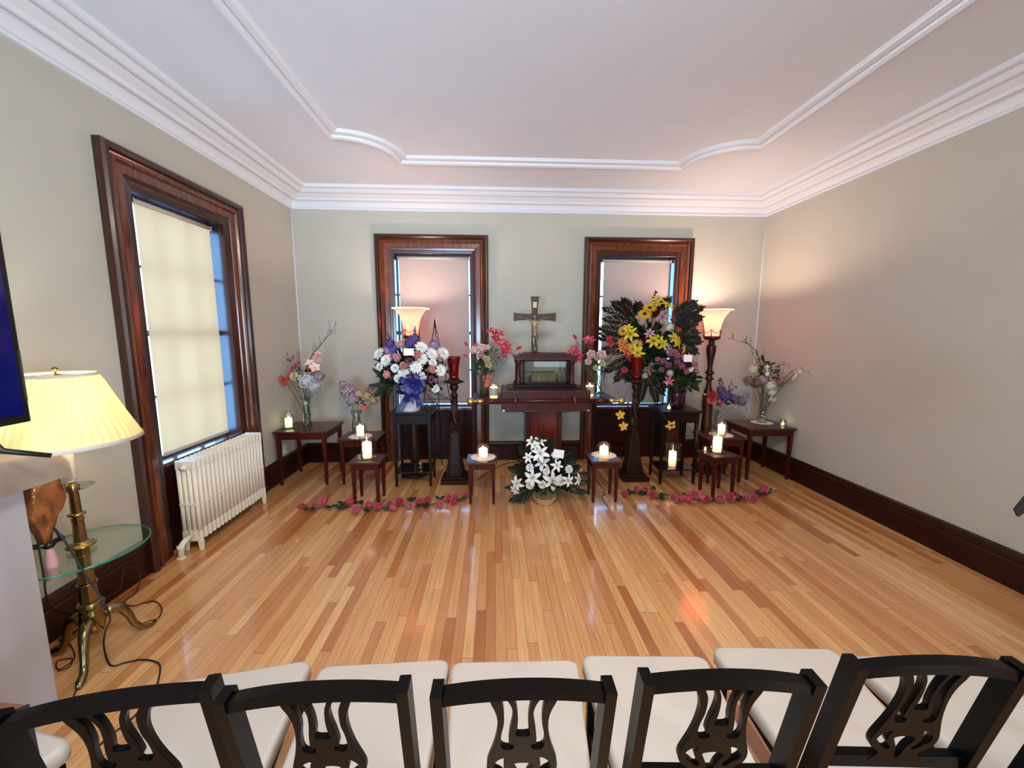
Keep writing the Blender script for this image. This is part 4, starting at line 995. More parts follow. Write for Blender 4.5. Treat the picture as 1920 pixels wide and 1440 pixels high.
for x, y in ((270, 740), (290, 800), (500, 930), (550, 985), (455, 1110), (480, 900)): it.append(('carnation', (206, 62, 72))+Q(x, y)+(.12, 7))
for x, y, s in ((480, 385, 9), (820, 420, 10), (800, 455, 9), (850, 380, 8), (690, 760, 7)): it.append(('carnation', MAROON)+Q(x, y)+(.12, s))
for x, y, s in ((760, 670, 9), (740, 690, 8), (930, 450, 11), (890, 510, 12), (960, 840, 9), (990, 880, 9)): it.append(('lily', (206, 160, 170))+Q(x, y)+(.14, s, 'dark'))
it += [('berries', MAROON)+Q(825, 190)+(.08, 5), ('berries', MAROON)+Q(805, 250)+(.09, 5), ('cluster', (226, 220, 206))+Q(990, 600)+(.08, 8), ('cluster', (206, 206, 196))+Q(930, 540)+(.08, 7), ('cluster', (190, 196, 170))+Q(700, 1180)+(.06, 6)]
blooms(t, Y, (1215, 655), it, c0+Vector((0, .03, -.06)))
foliage(t, c0, 220, .30, .10, .34, .13, .04, 'dark'); foliage(t, at(1215, 690, Y), 70, .16, .10, .22, .10, .03, 'mid', name='green_foliage'); foliage(t, at(1280, 615, Y), 60, .14, .06, .12, .12, .035, 'olive', name='olive_foliage')
for a, c in (((640, 520), (240, 360)), ((620, 560), (250, 480)), ((560, 500), (340, 300)), ((600, 520), (450, 270)), ((640, 500), (600, 320)), ((520, 700), (190, 590)), ((520, 740), (185, 700)), ((560, 950), (260, 1080)), ((560, 960), (370, 1180)), ((580, 980), (490, 1170)),
             ((1000, 520), (1350, 350)), ((1000, 560), (1340, 460)), ((1000, 480), (1270, 290)), ((1020, 600), (1270, 510)), ((1060, 740), (1325, 740)), ((1060, 780), (1280, 860)), ((1060, 700), (1290, 650)), ((720, 1120), (830, 1430)), ((700, 1120), (640, 1420)), ((760, 1110), (900, 1330)), ((900, 420), (945, 270)), ((520, 860), (215, 850))):
    a = Vector(Q(*a)); c = Vector(Q(*c)); frond(t, at(a.x, a.y, Y-.04), at(c.x, c.y, Y-.10), 9, .105, .023, random.choice(('palm', 'palm', 'maroon')))
for (u, v) in ((1163, 778), (1169, 799)): put_bloom(t, 'orchid', (226, 170, 60), at(u, v, 4.05), .062, (0.1, -1, .2), CENTER and 'yellow')
for (u, v) in ((1257, 797),): put_bloom(t, 'orchid', (226, 180, 80), at(u, v, 3.94), .066, (0, -1, -.2), 'dark')
b = B(); o = t.location
b.tube([c0+Vector((-.08, -.10, -.15))-o, at(1172, 740, 4.15)-o, at(1166, 790, 4.06)-o], .0022, 5); b.tube([c0+Vector((.08, -.12, -.2))-o, at(1250, 745, 4.02)-o, at(1240, 775, 3.96)-o, at(1257, 796, 3.95)-o], .0022, 5)
b.build('trailing_stem', GREENS['stem'], t)
# --- mauve roses in a purple vase
p = atz(1268, 764, .82); base = Vector((p.x, p.y, .82)); Y = p.y
vessel('glass_vase', 'purple-tinted ribbed glass vase on the right two-tier stand', 'vase', tuple(base), [(.060, 0), (.068, .01), (.066, .06), (.076, .13), (.084, .19)], M_purple)
t = thing('bouquet', 'mauve rose bouquet with dark greens in the purple vase', 'bouquet', (base.x, base.y, base.z+.02))
it = [('rose', MAUVE)+Q(x, y)+(.12+random.uniform(-.02, .05), s) for x, y, s in ((860, 990, 8), (925, 1010, 9), (1000, 930, 9), (1080, 950, 10), (980, 1060, 9), (1050, 900, 9), (905, 1110, 8), (1130, 1070, 10), (1185, 1130, 9), (1310, 1130, 7), (1080, 1020, 9), (1250, 1000, 7), (1300, 1050, 8))]
it += [('rose', (224, 176, 196))+Q(1170, 975)+(.14, 11), ('carnation', (96, 24, 50))+Q(1225, 1050)+(.12, 8), ('carnation', (90, 30, 40))+Q(1290, 1190)+(.1, 6), ('lily', (190, 84, 104))+Q(985, 1240)+(.14, 10, 'white'), ('cluster', (206, 200, 190))+Q(1000, 1150)+(.1, 6), ('chrysanthemum', WHITE)+Q(1250, 1100)+(.12, 6, 'white')]
blooms(t, Y, (1268, 700), it, base+Vector((0, 0, .10)))
foliage(t, at(1272, 712, Y), 90, .19, .12, .13, .11, .045, 'dark'); foliage(t, at(1282, 720, Y), 40, .14, .10, .08, .10, .04, 'mid', name='green_foliage')
sprig(t, at(1290, 720, Y), at(1316, 742, Y-.05), TAN, 12, .012)
b = B(); b.box(at(1290, 672, Y-.2)-t.location, (.085, .002, .075), rot=(R(-10), 0, R(-10))); b.build('card', M_card, t)
# --- right side table vase with the coral peony
p = atz(1340, 806, .515); base = Vector((p.x, p.y+.05, .515)); Y = p.y+.05
v = vessel('glass_vase', 'flared glass vase with a red bloom inside on the right side table', 'vase', tuple(base), [(.046, 0), (.054, .006), (.046, .07), (.042, .14), (.066, .235)], M_glassd)
t = thing('bouquet', 'bouquet with one large coral bloom and purple sprigs on the right side table', 'bouquet', (base.x, base.y, base.z+.02))
blooms(t, Y, (1345, 745), [('rose', CORAL, 1336, 741, .08, 13), ('carnation', (224, 84, 84), 1334, 750, .06, 9), ('cluster', PURP, 1358, 742, .04, 11, 'dark'), ('cluster', (110, 60, 104), 1352, 732, .03, 8, 'dark'), ('blossom', MAG, 1350, 757, .05, 6), ('cluster', (106, 90, 120), 1376, 748, .0, 9, 'dark'), ('cluster', (130, 116, 140), 1390, 752, .0, 8, 'dark'), ('rose', (190, 24, 44), 1340, 795, .0, 9)], base+Vector((0, 0, .04)))
for a, c, col in (((1350, 745), (1349, 709), (70, 60, 52)), ((1360, 745), (1375, 720), (96, 70, 104)), ((1365, 750), (1406, 748), (120, 106, 134)), ((1365, 755), (1398, 765), (120, 106, 134)), ((1325, 745), (1303, 735), TAN)): sprig(t, at(*a, Y), at(*c, Y-.03), col, 16, .012)
foliage(t, at(1350, 752, Y), 40, .12, .08, .07, .06, .018, 'dark')
# --- right corner vase with the arching branch
p = atz(1428, 792, .60); base = Vector((p.x, p.y, .603)); Y = p.y
doily('flat cream oval doily under the right corner vase', (base.x, base.y, .600), .115, M_doily, 12, .02)
v = vessel('glass_vase', 'tall waisted glass vase with white stones on the right corner table', 'vase', tuple(base), [(.050, 0), (.056, .008), (.046, .12), (.036, .22), (.052, .33), (.060, .35)], M_glassd)
pebbles(v, (0, 0, 0), .045, .085, 22)
t = thing('bouquet', 'airy bouquet with an arching bare branch and white blooms, in the right corner', 'bouquet', (base.x, base.y, base.z+.02))
W8 = lambda x, y: (1280+x/6.857, 600+y/6.857)
blooms(t, Y, (1432, 700), [('carnation', CREAM)+W8(1265, 700)+(.05, 9), ('carnation', (220, 206, 196))+W8(1290, 640)+(.12, 7), ('cluster', DUST)+W8(1030, 770)+(.05, 8), ('cluster', (220, 214, 196))+W8(1130, 850)+(.06, 9), ('cluster', (226, 218, 200))+W8(1150, 930)+(.06, 7), ('cluster', (226, 218, 200))+W8(1155, 1020)+(.06, 6),
    ('cluster', (130, 84, 84))+W8(950, 810)+(.03, 9), ('cluster', (140, 100, 96))+W8(850, 780)+(.02, 8), ('cluster', (150, 108, 104))+W8(1230, 800)+(.04, 8), ('blossom', WHITE)+W8(1150, 610)+(.02, 5), ('blossom', WHITE)+W8(1080, 620)+(.02, 5), ('blossom', WHITE)+W8(1075, 690)+(.04, 4), ('blossom', WHITE)+W8(1195, 800)+(.05, 5), ('cluster', (216, 206, 186))+W8(900, 640)+(.0, 8), ('blossom', LPINK)+W8(1410, 730)+(.22, 6), ('blossom', LPINK)+W8(1440, 690)+(.25, 6), ('blossom', LPINK)+W8(1490, 650)+(.32, 5)], base+Vector((0, 0, .05)))
def wl_(pts): return [at(*W8(x, y), Y-.02-max(0, x-1250)*.0012) for x, y in pts]
twig(t, [base+Vector((0, 0, .2))]+wl_([(1010, 620), (985, 500), (940, 400), (860, 320), (780, 285), (690, 262), (600, 225)]), .006, 12, .07)
twig(t, [base+Vector((0, 0, .2))]+wl_([(1010, 640), (960, 540), (905, 440), (870, 340)]), .004, 4, .05); twig(t, [base+Vector((0, 0, .2))]+wl_([(1030, 600), (1040, 500), (1045, 400)]), .004, 5, .05)
twig(t, wl_([(1200, 760), (1340, 730), (1400, 660), (1500, 625), (1600, 660), (1650, 720), (1690, 765)]), .003, 6, .03)
sprig(t, at(*W8(1040, 760), Y), at(*W8(770, 800), Y-.03), (136, 100, 92), 16, .013); sprig(t, at(*W8(1200, 780), Y), at(*W8(1400, 780), Y-.22), (190, 140, 120), 12, .013); sprig(t, at(*W8(1100, 650), Y), at(*W8(1350, 570), Y-.20), (170, 120, 120), 14, .012)
foliage(t, at(*W8(1100, 680), Y), 60, .12, .08, .14, .06, .022, 'mid'); foliage(t, at(*W8(1030, 540), Y), 16, .03, .03, .06, .05, .02, 'dark', name='dark_leaves')
# --- white lily basket on the floor
base = Vector((.485, 3.62, 0)); Y = 3.66
t = thing('lily_basket', 'white lily and carnation arrangement in a shallow basket on the floor', 'flower arrangement', tuple(base))
b = B(); b.lathe([(.001, .002), (.09, .0), (.095, .02), (.118, .065), (.122, .072), (.112, .072), (.08, .03), (.001, .03)], 28, flute=(.012, 14), cap=False); b.build('basket', M_basket, t)
L5 = lambda x, y: (860+x/6, 720+y/6)
it = []
for x, y, s in ((830, 660, 13), (910, 660, 13), (920, 790, 17), (790, 830, 11), (940, 890, 15), (1100, 920, 12), (840, 1050, 17), (1050, 1080, 20), (670, 1110, 14), (1220, 1080, 13), (1330, 1070, 12), (640, 1180, 11), (860, 700, 10)): it.append(('lily', (244, 244, 240))+L5(x, y)+(.12+random.uniform(-.03, .06), s, 'green'))
for x, y, s in ((800, 940, 8.5), (985, 985, 7.5), (1240, 960, 9), (800, 1140, 9), (940, 1130, 9), (1150, 1100, 9), (1100, 820, 6), (1080, 800, 7)): it.append(('carnation', (246, 246, 242))+L5(x, y)+(.14, s, 'white'))
it.append(('bud', (214, 204, 150))+L5(1350, 970)+(.1, 7))
blooms(t, Y, (1025, 890), it, base+Vector((0, 0, .08)))
foliage(t, base+Vector((0, .05, .28)), 150, .24, .12, .24, .12, .028, 'dark'); foliage(t, base+Vector((0, .0, .17)), 80, .22, .10, .06, .09, .02, 'mid', name='green_foliage')
for a, c in (((920, 800), (850, 640)), ((940, 780), (930, 600)), ((960, 800), (1050, 620)), ((1150, 1040), (1440, 1010)), ((1150, 1100), (1440, 1100)), ((1150, 1130), (1400, 1210)), ((800, 1000), (590, 950)), ((820, 1140), (560, 1160)), ((830, 1180), (600, 1300)), ((860, 1170), (680, 1300)), ((1100, 900), (1300, 860)), ((800, 900), (700, 700)), ((1180, 950), (1330, 930))):
    a = Vector(L5(*a)); c = Vector(L5(*c)); q = at(c.x, c.y, Y-.10)
    if q.z < .03: q = atz(c.x, c.y, .04)
    frond(t, at(a.x, a.y, Y-.02), q, 10, .07, .012, 'dark', .0, 'fern_frond')
b = B(); b.box(at(*L5(1125, 785), Y-.2)-base, (.10, .002, .075), rot=(R(-10), R(10), R(4))); b.build('card', M_card, t)

# ------------------------------------------------------------------ rose garlands on the floor
def garland(label, path, rosespx, leaves):
    pts = [atz(u, v, .012) for u, v in path]
    t = thing('rose_garland', label, 'garland', (pts[len(pts)//2].x, pts[len(pts)//2].y, 0)); o = t.location
    b = B(); fine = []
    for a, c in zip(pts, pts[1:]):
        for i in range(4): fine.append(a.lerp(c, i/4)+Vector((0, .012*math.sin(i*1.7+a.x*20), .006*math.sin(i+a.x*9)**2))-o)
    fine.append(pts[-1]-o); b.tube(fine, .004, 6); b.build('vine', GREENS['twig'], t)
    for k, (u, v, s) in enumerate(rosespx):
        r = s*1.65*3.7/FPX; p = atz(u, v, r*.6); col = ((232, 100, 130), (242, 150, 162), (236, 124, 142))[k % 3]
        p.z = r*.55+.008
        put_bloom(t, 'rose', col, p, r, (random.uniform(-.6, .6), -.8, random.uniform(.3, .9)))
    for (u, v) in leaves:
        p = atz(u, v, .01); b = B()
        for k in range(4):
            a = random.uniform(0, 6.28); q = Vector((math.cos(a), math.sin(a)*.8, random.uniform(.1, .5)))*.06
            b.leaf(p+Vector((0, 0, .004))-o, p+q+Vector((0, 0, .01))-o, .034, nrm=(0, -.3, 1))
        b.build('rose_leaf', GREENS['mid'], t)
G2 = lambda x, y: (500+x/4.8, 720+y/4.8)
garland('pink rose garland on the floor left of the lily basket', [G2(270, 1120), G2(300, 1090), G2(340, 1100), G2(430, 1130), G2(540, 1110), G2(620, 1100), G2(700, 1110), G2(790, 1110), G2(900, 1115), G2(1000, 1110), G2(1100, 1110), G2(1200, 1095), G2(1300, 1095), G2(1400, 1085), G2(1500, 1085), G2(1600, 1060), G2(1700, 1050), G2(1800, 1030)],
    [G2(x, y)+(s,) for x, y, s in ((318, 1105, 5.5), (425, 1095, 7), (520, 1065, 8), (760, 1070, 8), (805, 1140, 9), (920, 1100, 8), (1015, 1110, 7), (1100, 1080, 7), (1145, 1115, 7), (1195, 1065, 8), (1280, 1105, 8), (1370, 1070, 8), (1445, 1050, 7), (1555, 1095, 8), (1635, 1035, 7), (1690, 1060, 8), (1695, 1010, 7), (1790, 1005, 6))],
    [G2(x, y) for x, y in ((380, 1140), (570, 1115), (690, 1090), (690, 1130), (860, 1080), (920, 1150), (1090, 1140), (1310, 1060), (1420, 1090), (1450, 1110), (1340, 1110), (1560, 1040), (1740, 1050), (650, 1110))])
G7 = lambda x, y: (1100+x/4.8, 720+y/4.8)
garland('pink rose garland on the floor right of the lily basket', [G7(290, 985), G7(350, 995), G7(430, 970), G7(500, 985), G7(580, 1010), G7(680, 1030), G7(770, 1030), G7(860, 1040), G7(950, 1040), G7(1050, 1045), G7(1150, 1040), G7(1250, 1040), G7(1350, 1035), G7(1450, 1030), G7(1550, 1010), G7(1620, 980), G7(1670, 975)],
    [G7(x, y)+(s,) for x, y, s in ((340, 1000, 7), (450, 950, 8), (525, 960, 8), (595, 1010, 8), (785, 1025, 9), (850, 1030, 8), (905, 1035, 8), (970, 1000, 10), (1040, 1030, 8), (1085, 1045, 8), (1200, 1035, 9), (1290, 1030, 9), (1330, 1010, 8), (1440, 1030, 8), (1500, 1035, 8), (1575, 960, 9), (1610, 945, 7))],
    [G7(x, y) for x, y in ((400, 990), (500, 1000), (620, 950), (660, 1010), (690, 1040), (740, 1010), (900, 1010), (1130, 1050), (1380, 1020), (1370, 1050), (1530, 990), (1620, 995), (1650, 970))])

# ------------------------------------------------------------------ brass tray lamp, mantel, television
LX, LY = -2.045, 1.90
def tray_lamp():
    t = thing('tray_floor_lamp', 'brass floor lamp with pleated cream shade and round glass tray beside the mantel', 'floor lamp', (LX, LY, 0))
    feet = [(-1.933, 1.70), (-1.940, 2.10), (-2.262, 1.905)]
    for fx, fy in feet:
        dx, dy = fx-LX, fy-LY; n = math.hypot(dx, dy); ux, uy = dx/n, dy/n
        b = B(); pr = [(.035, .20), (.07, .215), (.11, .19), (.135, .13), (.150, .07), (.175, .030), (.215, .020), (.240, .016)]
        b.tube([(ux*r, uy*r, z) for r, z in pr], [.026, .026, .023, .019, .016, .016, .019, .012], 10); b.build('leg', M_brass, t)
    b = B(); b.lathe([(.030, .13), (.046, .15), (.050, .20), (.044, .235), (.046, .25), (.038, .262), (.050, .275), (.054, .290), (.042, .305)], 20); b.build('hub', M_brass, t)
    b = B(); b.lathe([(.036, .305), (.030, .42), (.025, .59)], 8, smooth=False); b.lathe([(.040, .395), (.040, .405)], 16)
    b.lathe([(.025, .588), (.034, .592), (.034, .597), (.052, .600), (.055, .605), (.050, .611), (.034, .614), (.030, .622), (.024, .626)], 24)
    b.lathe([(.024, .626), (.021, .73), (.024, .735), (.024, .745), (.020, .75), (.018, .88)], 8, smooth=False); b.lathe([(.020, .756), (.033, .762), (.033, .768), (.020, .774)], 20); b.build('pole', M_brass, t)
    b = B(); b.lathe([(.022, .55), (.25, .572), (.252, .576), (.252, .584), (.250, .586), (.022, .586)], 64, cap=False)
    for f in b.bm.faces:
        if all(abs(math.hypot(v.co.x, v.co.y)) > .249 for v in f.verts): f.material_index = 1
    b.bm.free()
    b = B(); b.lathe([(.001, .574), (.250, .574)], 64, cap=False); b.lathe([(.250, .585), (.001, .585)], 64, cap=False); b.mi = 1; b.lathe([(.250, .574), (.253, .577), (.253, .583), (.250, .585)], 64, cap=False)
    b.build('glass_tray', [M_glassg, M_gedge], t)
    b = B(); b.lathe([(.020, .892), (.060, .894), (.076, .902), (.078, .905), (.060, .898), (.020, .896)], 32, cap=False); b.build('glass_bobeche', M_glassd, t)
    b = B(); b.lathe([(.022, .88), (.026, .91), (.016, .915), (.016, .95)], 12); b.build('socket_cup', M_brass, t)
    b = B(); b.lathe([(.020, .93), (.020, 1.16)], 14); b.build('candle_sleeve', M_sleeve, t)
    n = 96; zt, zb, rt, rb = 1.455, 1.125, .135, .272
    b = B(); P = []
    for k in range(9):
        u = k/8; z = zb+(zt-zb)*u; r = rb+(rt-rb)*(u**.92)
        P.append([Vector(((r+(.005 if i % 2 else 0)*(1 if 0 < k < 8 else 0))*math.cos(2*PI*i/n), (r+(.005 if i % 2 else 0)*(1 if 0 < k < 8 else 0))*math.sin(2*PI*i/n), z)) for i in range(n+1)])
    b.grid(P, False); sh = b.build('lamp_shade', M_lampsh, t)
    b = B(); b.lathe([(rb+.001, zb-.002), (rb+.003, zb-.001), (rb, zb+.016)], 64, cap=False); b.build('shade_binding', M_seat, sh); b = B(); b.lathe([(rt+.004, zt-.016), (rt+.003, zt+.002), (rt, zt+.002)], 64, cap=False); b.build('shade_binding', M_seat, sh)
    b = B(); b.sphere((0, 0, 1.25), .030, 12, 8); b.build('bulb', M_bulb, t)
    b = B(); b.sphere((0, 0, 1.475), .012, 10, 6); b.tube([(0, 0, 1.16), (0, 0, 1.47)], .004, 6)
    for k in range(3): a = 2*PI*k/3; b.tube([(0, 0, 1.45), (rt*math.cos(a), rt*math.sin(a), 1.452)], .002, 5)
    b.build('finial', M_brass, t)
    point('tray_lamp_light', (LX, LY, 1.30), 4.6, (1.0, .86, .60), .03)
tray_lamp()
MX, MY = -1.955, 1.635
def mantel():
    t = thing('fireplace_mantel', 'grey painted marble mantel at the left edge of the room', 'mantel', (XL+.002, MY, 0))
    W = MX-XL-.002; 
    b = B(); b.box((W/2, -.10, .545), (W, .20, 1.07), bev=.004); b.build('pilaster', M_marble, t)
    b = B(); b.box((W/2-.03, -.95, .92), (W-.06, 1.5, .30), bev=.004); b.box((W/2-.03, -1.80, .54), (W, .20, 1.06), bev=.004); b.box((W/2-.03, -.215, .38), (W-.06, .03, .76)); b.build('surround', M_marble, t)
    b = B(); b.box((W/2+.03, -.92, 1.115), (W+.06, 2.02, .05), bev=.010); b.box((W/2+.015, -.93, 1.08), (W+.03, 1.96, .03), bev=.006); b.build('mantel_shelf', M_marble, t)
mantel()
def television():
    t = thing('television', 'black-framed television with a dark blue screen on the mantel', 'television', (-1.866, 1.63, 1.145))
    b = B(); b.box((-.02, -.60, .545), (.04, 1.19, .80), bev=.006); b.build('frame', M_plastic, t)
    b = B(); b.box((.0012, -.60, .552), (.002, 1.145, .745)); b.build('screen', M_screen, t)
    b = B(); b.box((.002, -.0105, .33), (.002, .003, .20)); b.build('edge_strip', M_silver, t)
    b = B(); b.tube([(-.02, -.16, .16), (.02, -.13, .06), (.12, -.065, .020)], [.012, .012, .009], 8); b.tube([(-.02, -.16, .16), (-.12, -.10, .02)], .010, 8); b.build('stand_foot', M_plastic, t)
television()
def drape():
    t = thing('satin_drape', 'champagne satin cloth bunched over the end of the mantel shelf', 'cloth', (MX, MY, 1.145))
    random.seed(5)
    # top layer over the shelf end, rolling over the corner
    b = B(); P = []
    for i in range(21):
        u = i/20; row = []
        for j in range(23):
            v = j/22; x = -.34+.46*u; y = -.72+.92*v
            over = max(0, x-.066)+max(0, y-.098); hump = .014+.008*math.sin(9*u+5*v)+.008*math.sin(11*v+3*u)
            if over > 0: zz = hump*.4-over*2.4
            else: zz = hump
            row.append(Vector((min(x, .078+.006*math.sin(v*24)) if x > .066 else x, min(y, .112+.30*max(0, y-.112)), max(zz, -.17+.02*math.sin(u*8)) if over > 0 else zz)))
        P.append(row)
    b.grid(P); b.build('top_fold', M_cloth, t)
    # hanging copper lined bag of cloth gathered to a knot
    b = B(); prof = []
    for k in range(11):
        u = k/10; z = -.03-.42*u; r = (.085*(1-u**1.6)+.020+.026*math.sin(PI*min(1, u*1.0))*(1 if u < .7 else .6)); cx = .015-.02*u; prof.append((r, z, cx))
    n = 30; P = []
    for r, z, cx in prof:
        P.append([Vector((cx-.075+r*.60*(1+.16*math.sin(5*a+z*30))*math.cos(a), .115+r*.74*(1+.13*math.sin(4*a-z*24))*math.sin(a), z+.008*math.sin(7*a))) for a in [2*PI*i/n for i in range(n+1)]])
    b.grid(P); b.build('hanging_fold', M_copper, t)
    b = B(); b.sphere((-.07, .115, -.455), .024, 12, 8, (1, 1, .8)); b.tube([(-.09, .06, -.44), (-.07, .115, -.455), (-.05, .16, -.44)], .012, 8); b.build('knot', M_plastic, t)
    b = B(); b.lathe([(.010, 0), (.014, -.02), (.020, -.07), (.024, -.15), (.020, -.152)], 20, (-.07, .115, -.47), flute=(.10, 10)); b.build('tassel', M_tassel, t)
    random.seed(11)
drape()
# cables
def cable(label, pts, m=M_cable, r=.0035, cat='cable', name='cable'):
    b = B(); P = [Vector(p) for p in pts]; fine = []
    for i in range(len(P)-1):
        p0 = P[max(i-1, 0)]; p1 = P[i]; p2 = P[i+1]; p3 = P[min(i+2, len(P)-1)]
        for k in range(6):
            s = k/6; fine.append(0.5*((2*p1)+(p2-p0)*s+(2*p0-5*p1+4*p2-p3)*s*s+(3*p1-p0-3*p2+p3)*s**3))
    fine.append(P[-1])
    for q in fine: q.x = max(q.x, XL+(.045 if q.z < .27 else .012)); q.z = max(q.z, r+.0005)
    o = P[0].copy(); b.tube([q-o for q in fine], r, 6)
    ob = b.build(name, m, None, loc=tuple(o)); return tag(ob, label, cat)
C2 = lambda x, y, z=.004: tuple(atz(x/4.364, 900+y/4.364, z))
C3 = lambda x, y, z=.004: tuple(atz(x/4, 1100+y/4, z))
cable('brown lamp cable looping on the floor beside the baseboard', [C2(820, 980, .06), C2(870, 900, .05), C2(920, 790, .12), C2(1000, 725, .16), C2(1110, 725, .12), C2(1150, 790, .05), C2(1110, 920), C2(1020, 1000), C2(1090, 1030), C2(1250, 990), C2(1320, 1040), C2(1310, 1110), C2(1250, 1165)])
q0 = (MX-.05, MY+.15, .69)
cable('black power cable hanging from the cloth knot down to the chairs', [q0, tuple(at(490/4.8, 780+1010/4.8, 1.72)), tuple(at(600/4.8, 780+1150/4.8, 1.70)), tuple(at(740/4.8, 780+1380/4.8, 1.66)), tuple(at(205, 1150, 1.62)), C3(790, 330, .10), C3(780, 450, .02), C3(830, 590), C3(940, 570), C3(1060, 548), C3(1180, 570), C3(1200, 640), C3(1150, 800), C3(1000, 980), C3(850, 1100), C3(680, 1250)], M_cableb, .004)
cable('dark cable running down behind the mantel edge', [tuple(at(68, 1000, 1.70)), tuple(at(82, 1080, 1.70)), tuple(at(88, 1120, 1.72)), C2(470, 1090, .10), C2(480, 1150, .06), C2(700, 1190, .02), C2(480, 1290), C2(520, 1330), C2(440, 1380), C2(430, 1400)], M_cableb, .004)
cable('tangled dark cable on the floor between the lamp feet', [C3(380, 350, .02), C3(480, 230, .03), C3(500, 250), C3(430, 290), C3(560, 250, .02), C3(620, 290), C3(440, 440), C3(500, 400), C3(560, 530), C3(440, 620), C3(430, 560), C3(540, 540), C3(520, 600), C3(430, 635)], M_cable, .003)
cable('thin cable from the front lamp foot toward the chairs', [C3(600, 680), C3(585, 750), C3(555, 815), C3(560, 900), C3(700, 1180)], M_cableb, .003)
cable('dark cord on the floor behind the stool left of the lily basket', [tuple(atz(895, 900, .004)), tuple(atz(915, 886, .004)), tuple(atz(940, 872, .02)), tuple(atz(965, 866, .004)), tuple(atz(985, 868, .004)), tuple(atz(1010, 864, .004))], M_cable, .004)
cable('dark knotted cord on the floor by the stool right of the lily basket', [tuple(atz(1070, 868, .004)), tuple(atz(1100, 867, .004)), tuple(atz(1122, 905, .004)), tuple(atz(1134, 918, .004)), tuple(atz(1130, 924, .01)), tuple(atz(1136, 927, .004)), tuple(atz(1128, 932, .004)), tuple(atz(1140, 950, .004))], M_cableb, .003)

# ------------------------------------------------------------------ chairs
def splat_mesh():
    cx, ytop, ybot = 910, 500, 1172
    def cv(p): return ((p[0]-cx)/4050, .892+(ytop-p[1])/(ybot-ytop)*(.892-.560))
    outer_l = [(600, 505), (625, 555), (660, 605), (682, 660), (684, 725), (668, 800), (640, 870), (602, 940), (582, 985), (584, 1025), (612, 1060), (668, 1085), (705, 1105), (700, 1135), (660, 1160), (640, 1172)]
    outer = outer_l+[(2*cx-x, y) for x, y in outer_l[::-1]]
    h2 = [(668, 522), (735, 518), (788, 556), (820, 612), (816, 680), (796, 750), (788, 828), (824, 838), (834, 858), (800, 878), (742, 876), (706, 846), (710, 770), (734, 690), (728, 600), (700, 555)]
    h4 = [(758, 938), (706, 942), (655, 968), (630, 1000), (650, 1030), (705, 1056), (760, 1086), (795, 1084), (800, 1062), (768, 1040), (742, 1010), (742, 975)]
    h1 = [(812, 512), (1008, 512), (978, 580), (962, 650), (964, 720), (974, 778), (846, 778), (856, 720), (858, 650), (842, 580)]
    h5 = [(800, 992), (850, 978), (910, 974), (970, 978), (1020, 992), (1000, 1024), (960, 1070), (945, 1120), (925, 1150), (895, 1150), (875, 1120), (860, 1070), (820, 1024)]
    holes = [h1, h5, h2, [(2*cx-x, y) for x, y in h2], h4, [(2*cx-x, y) for x, y in h4]]
    cu = bpy.data.curves.new('splat', 'CURVE'); cu.dimensions = '2D'; cu.fill_mode = 'BOTH'; cu.extrude = .0065; cu.bevel_depth = .0012; cu.resolution_u = 3
    for poly, smooth in [(outer, False)]+[(h, True) for h in holes]:
        P = [cv(p) for p in poly]
        # Catmull-Rom densify
        n = len(P); F = []
        for i in range(n):
            p0, p1, p2, p3 = [Vector(P[(i+k) % n]) for k in (-1, 0, 1, 2)]
            for k in range(4):
                s = k/4; F.append(.5*((2*p1)+(p2-p0)*s+(2*p0-5*p1+4*p2-p3)*s*s+(3*p1-p0-3*p2+p3)*s**3) if smooth or (0 < i < 14 or 16 < i < 30) else p1.lerp(p2, s))
        sp_ = cu.splines.new('POLY'); sp_.points.add(len(F)-1)
        for pt, f in zip(sp_.points, F): pt.co = (f.x, f.y, 0, 1)
        sp_.use_cyclic_u = True
    ob = bpy.data.objects.new('tmp', cu); COL.objects.link(ob)
    dg = bpy.context.evaluated_depsgraph_get(); me = bpy.data.meshes.new_from_object(ob.evaluated_get(dg)); bpy.data.objects.remove(ob)
    me.transform(Matrix.Rotation(PI/2, 4, 'X'))      # curve plane to x-z
    me.materials.clear(); me.materials.append(M_black)
    return me
def slant(z): return -.092*(z-.46)/.44 if z > .46 else (.46-z)*-.12
CHAIR_LABELS = {}
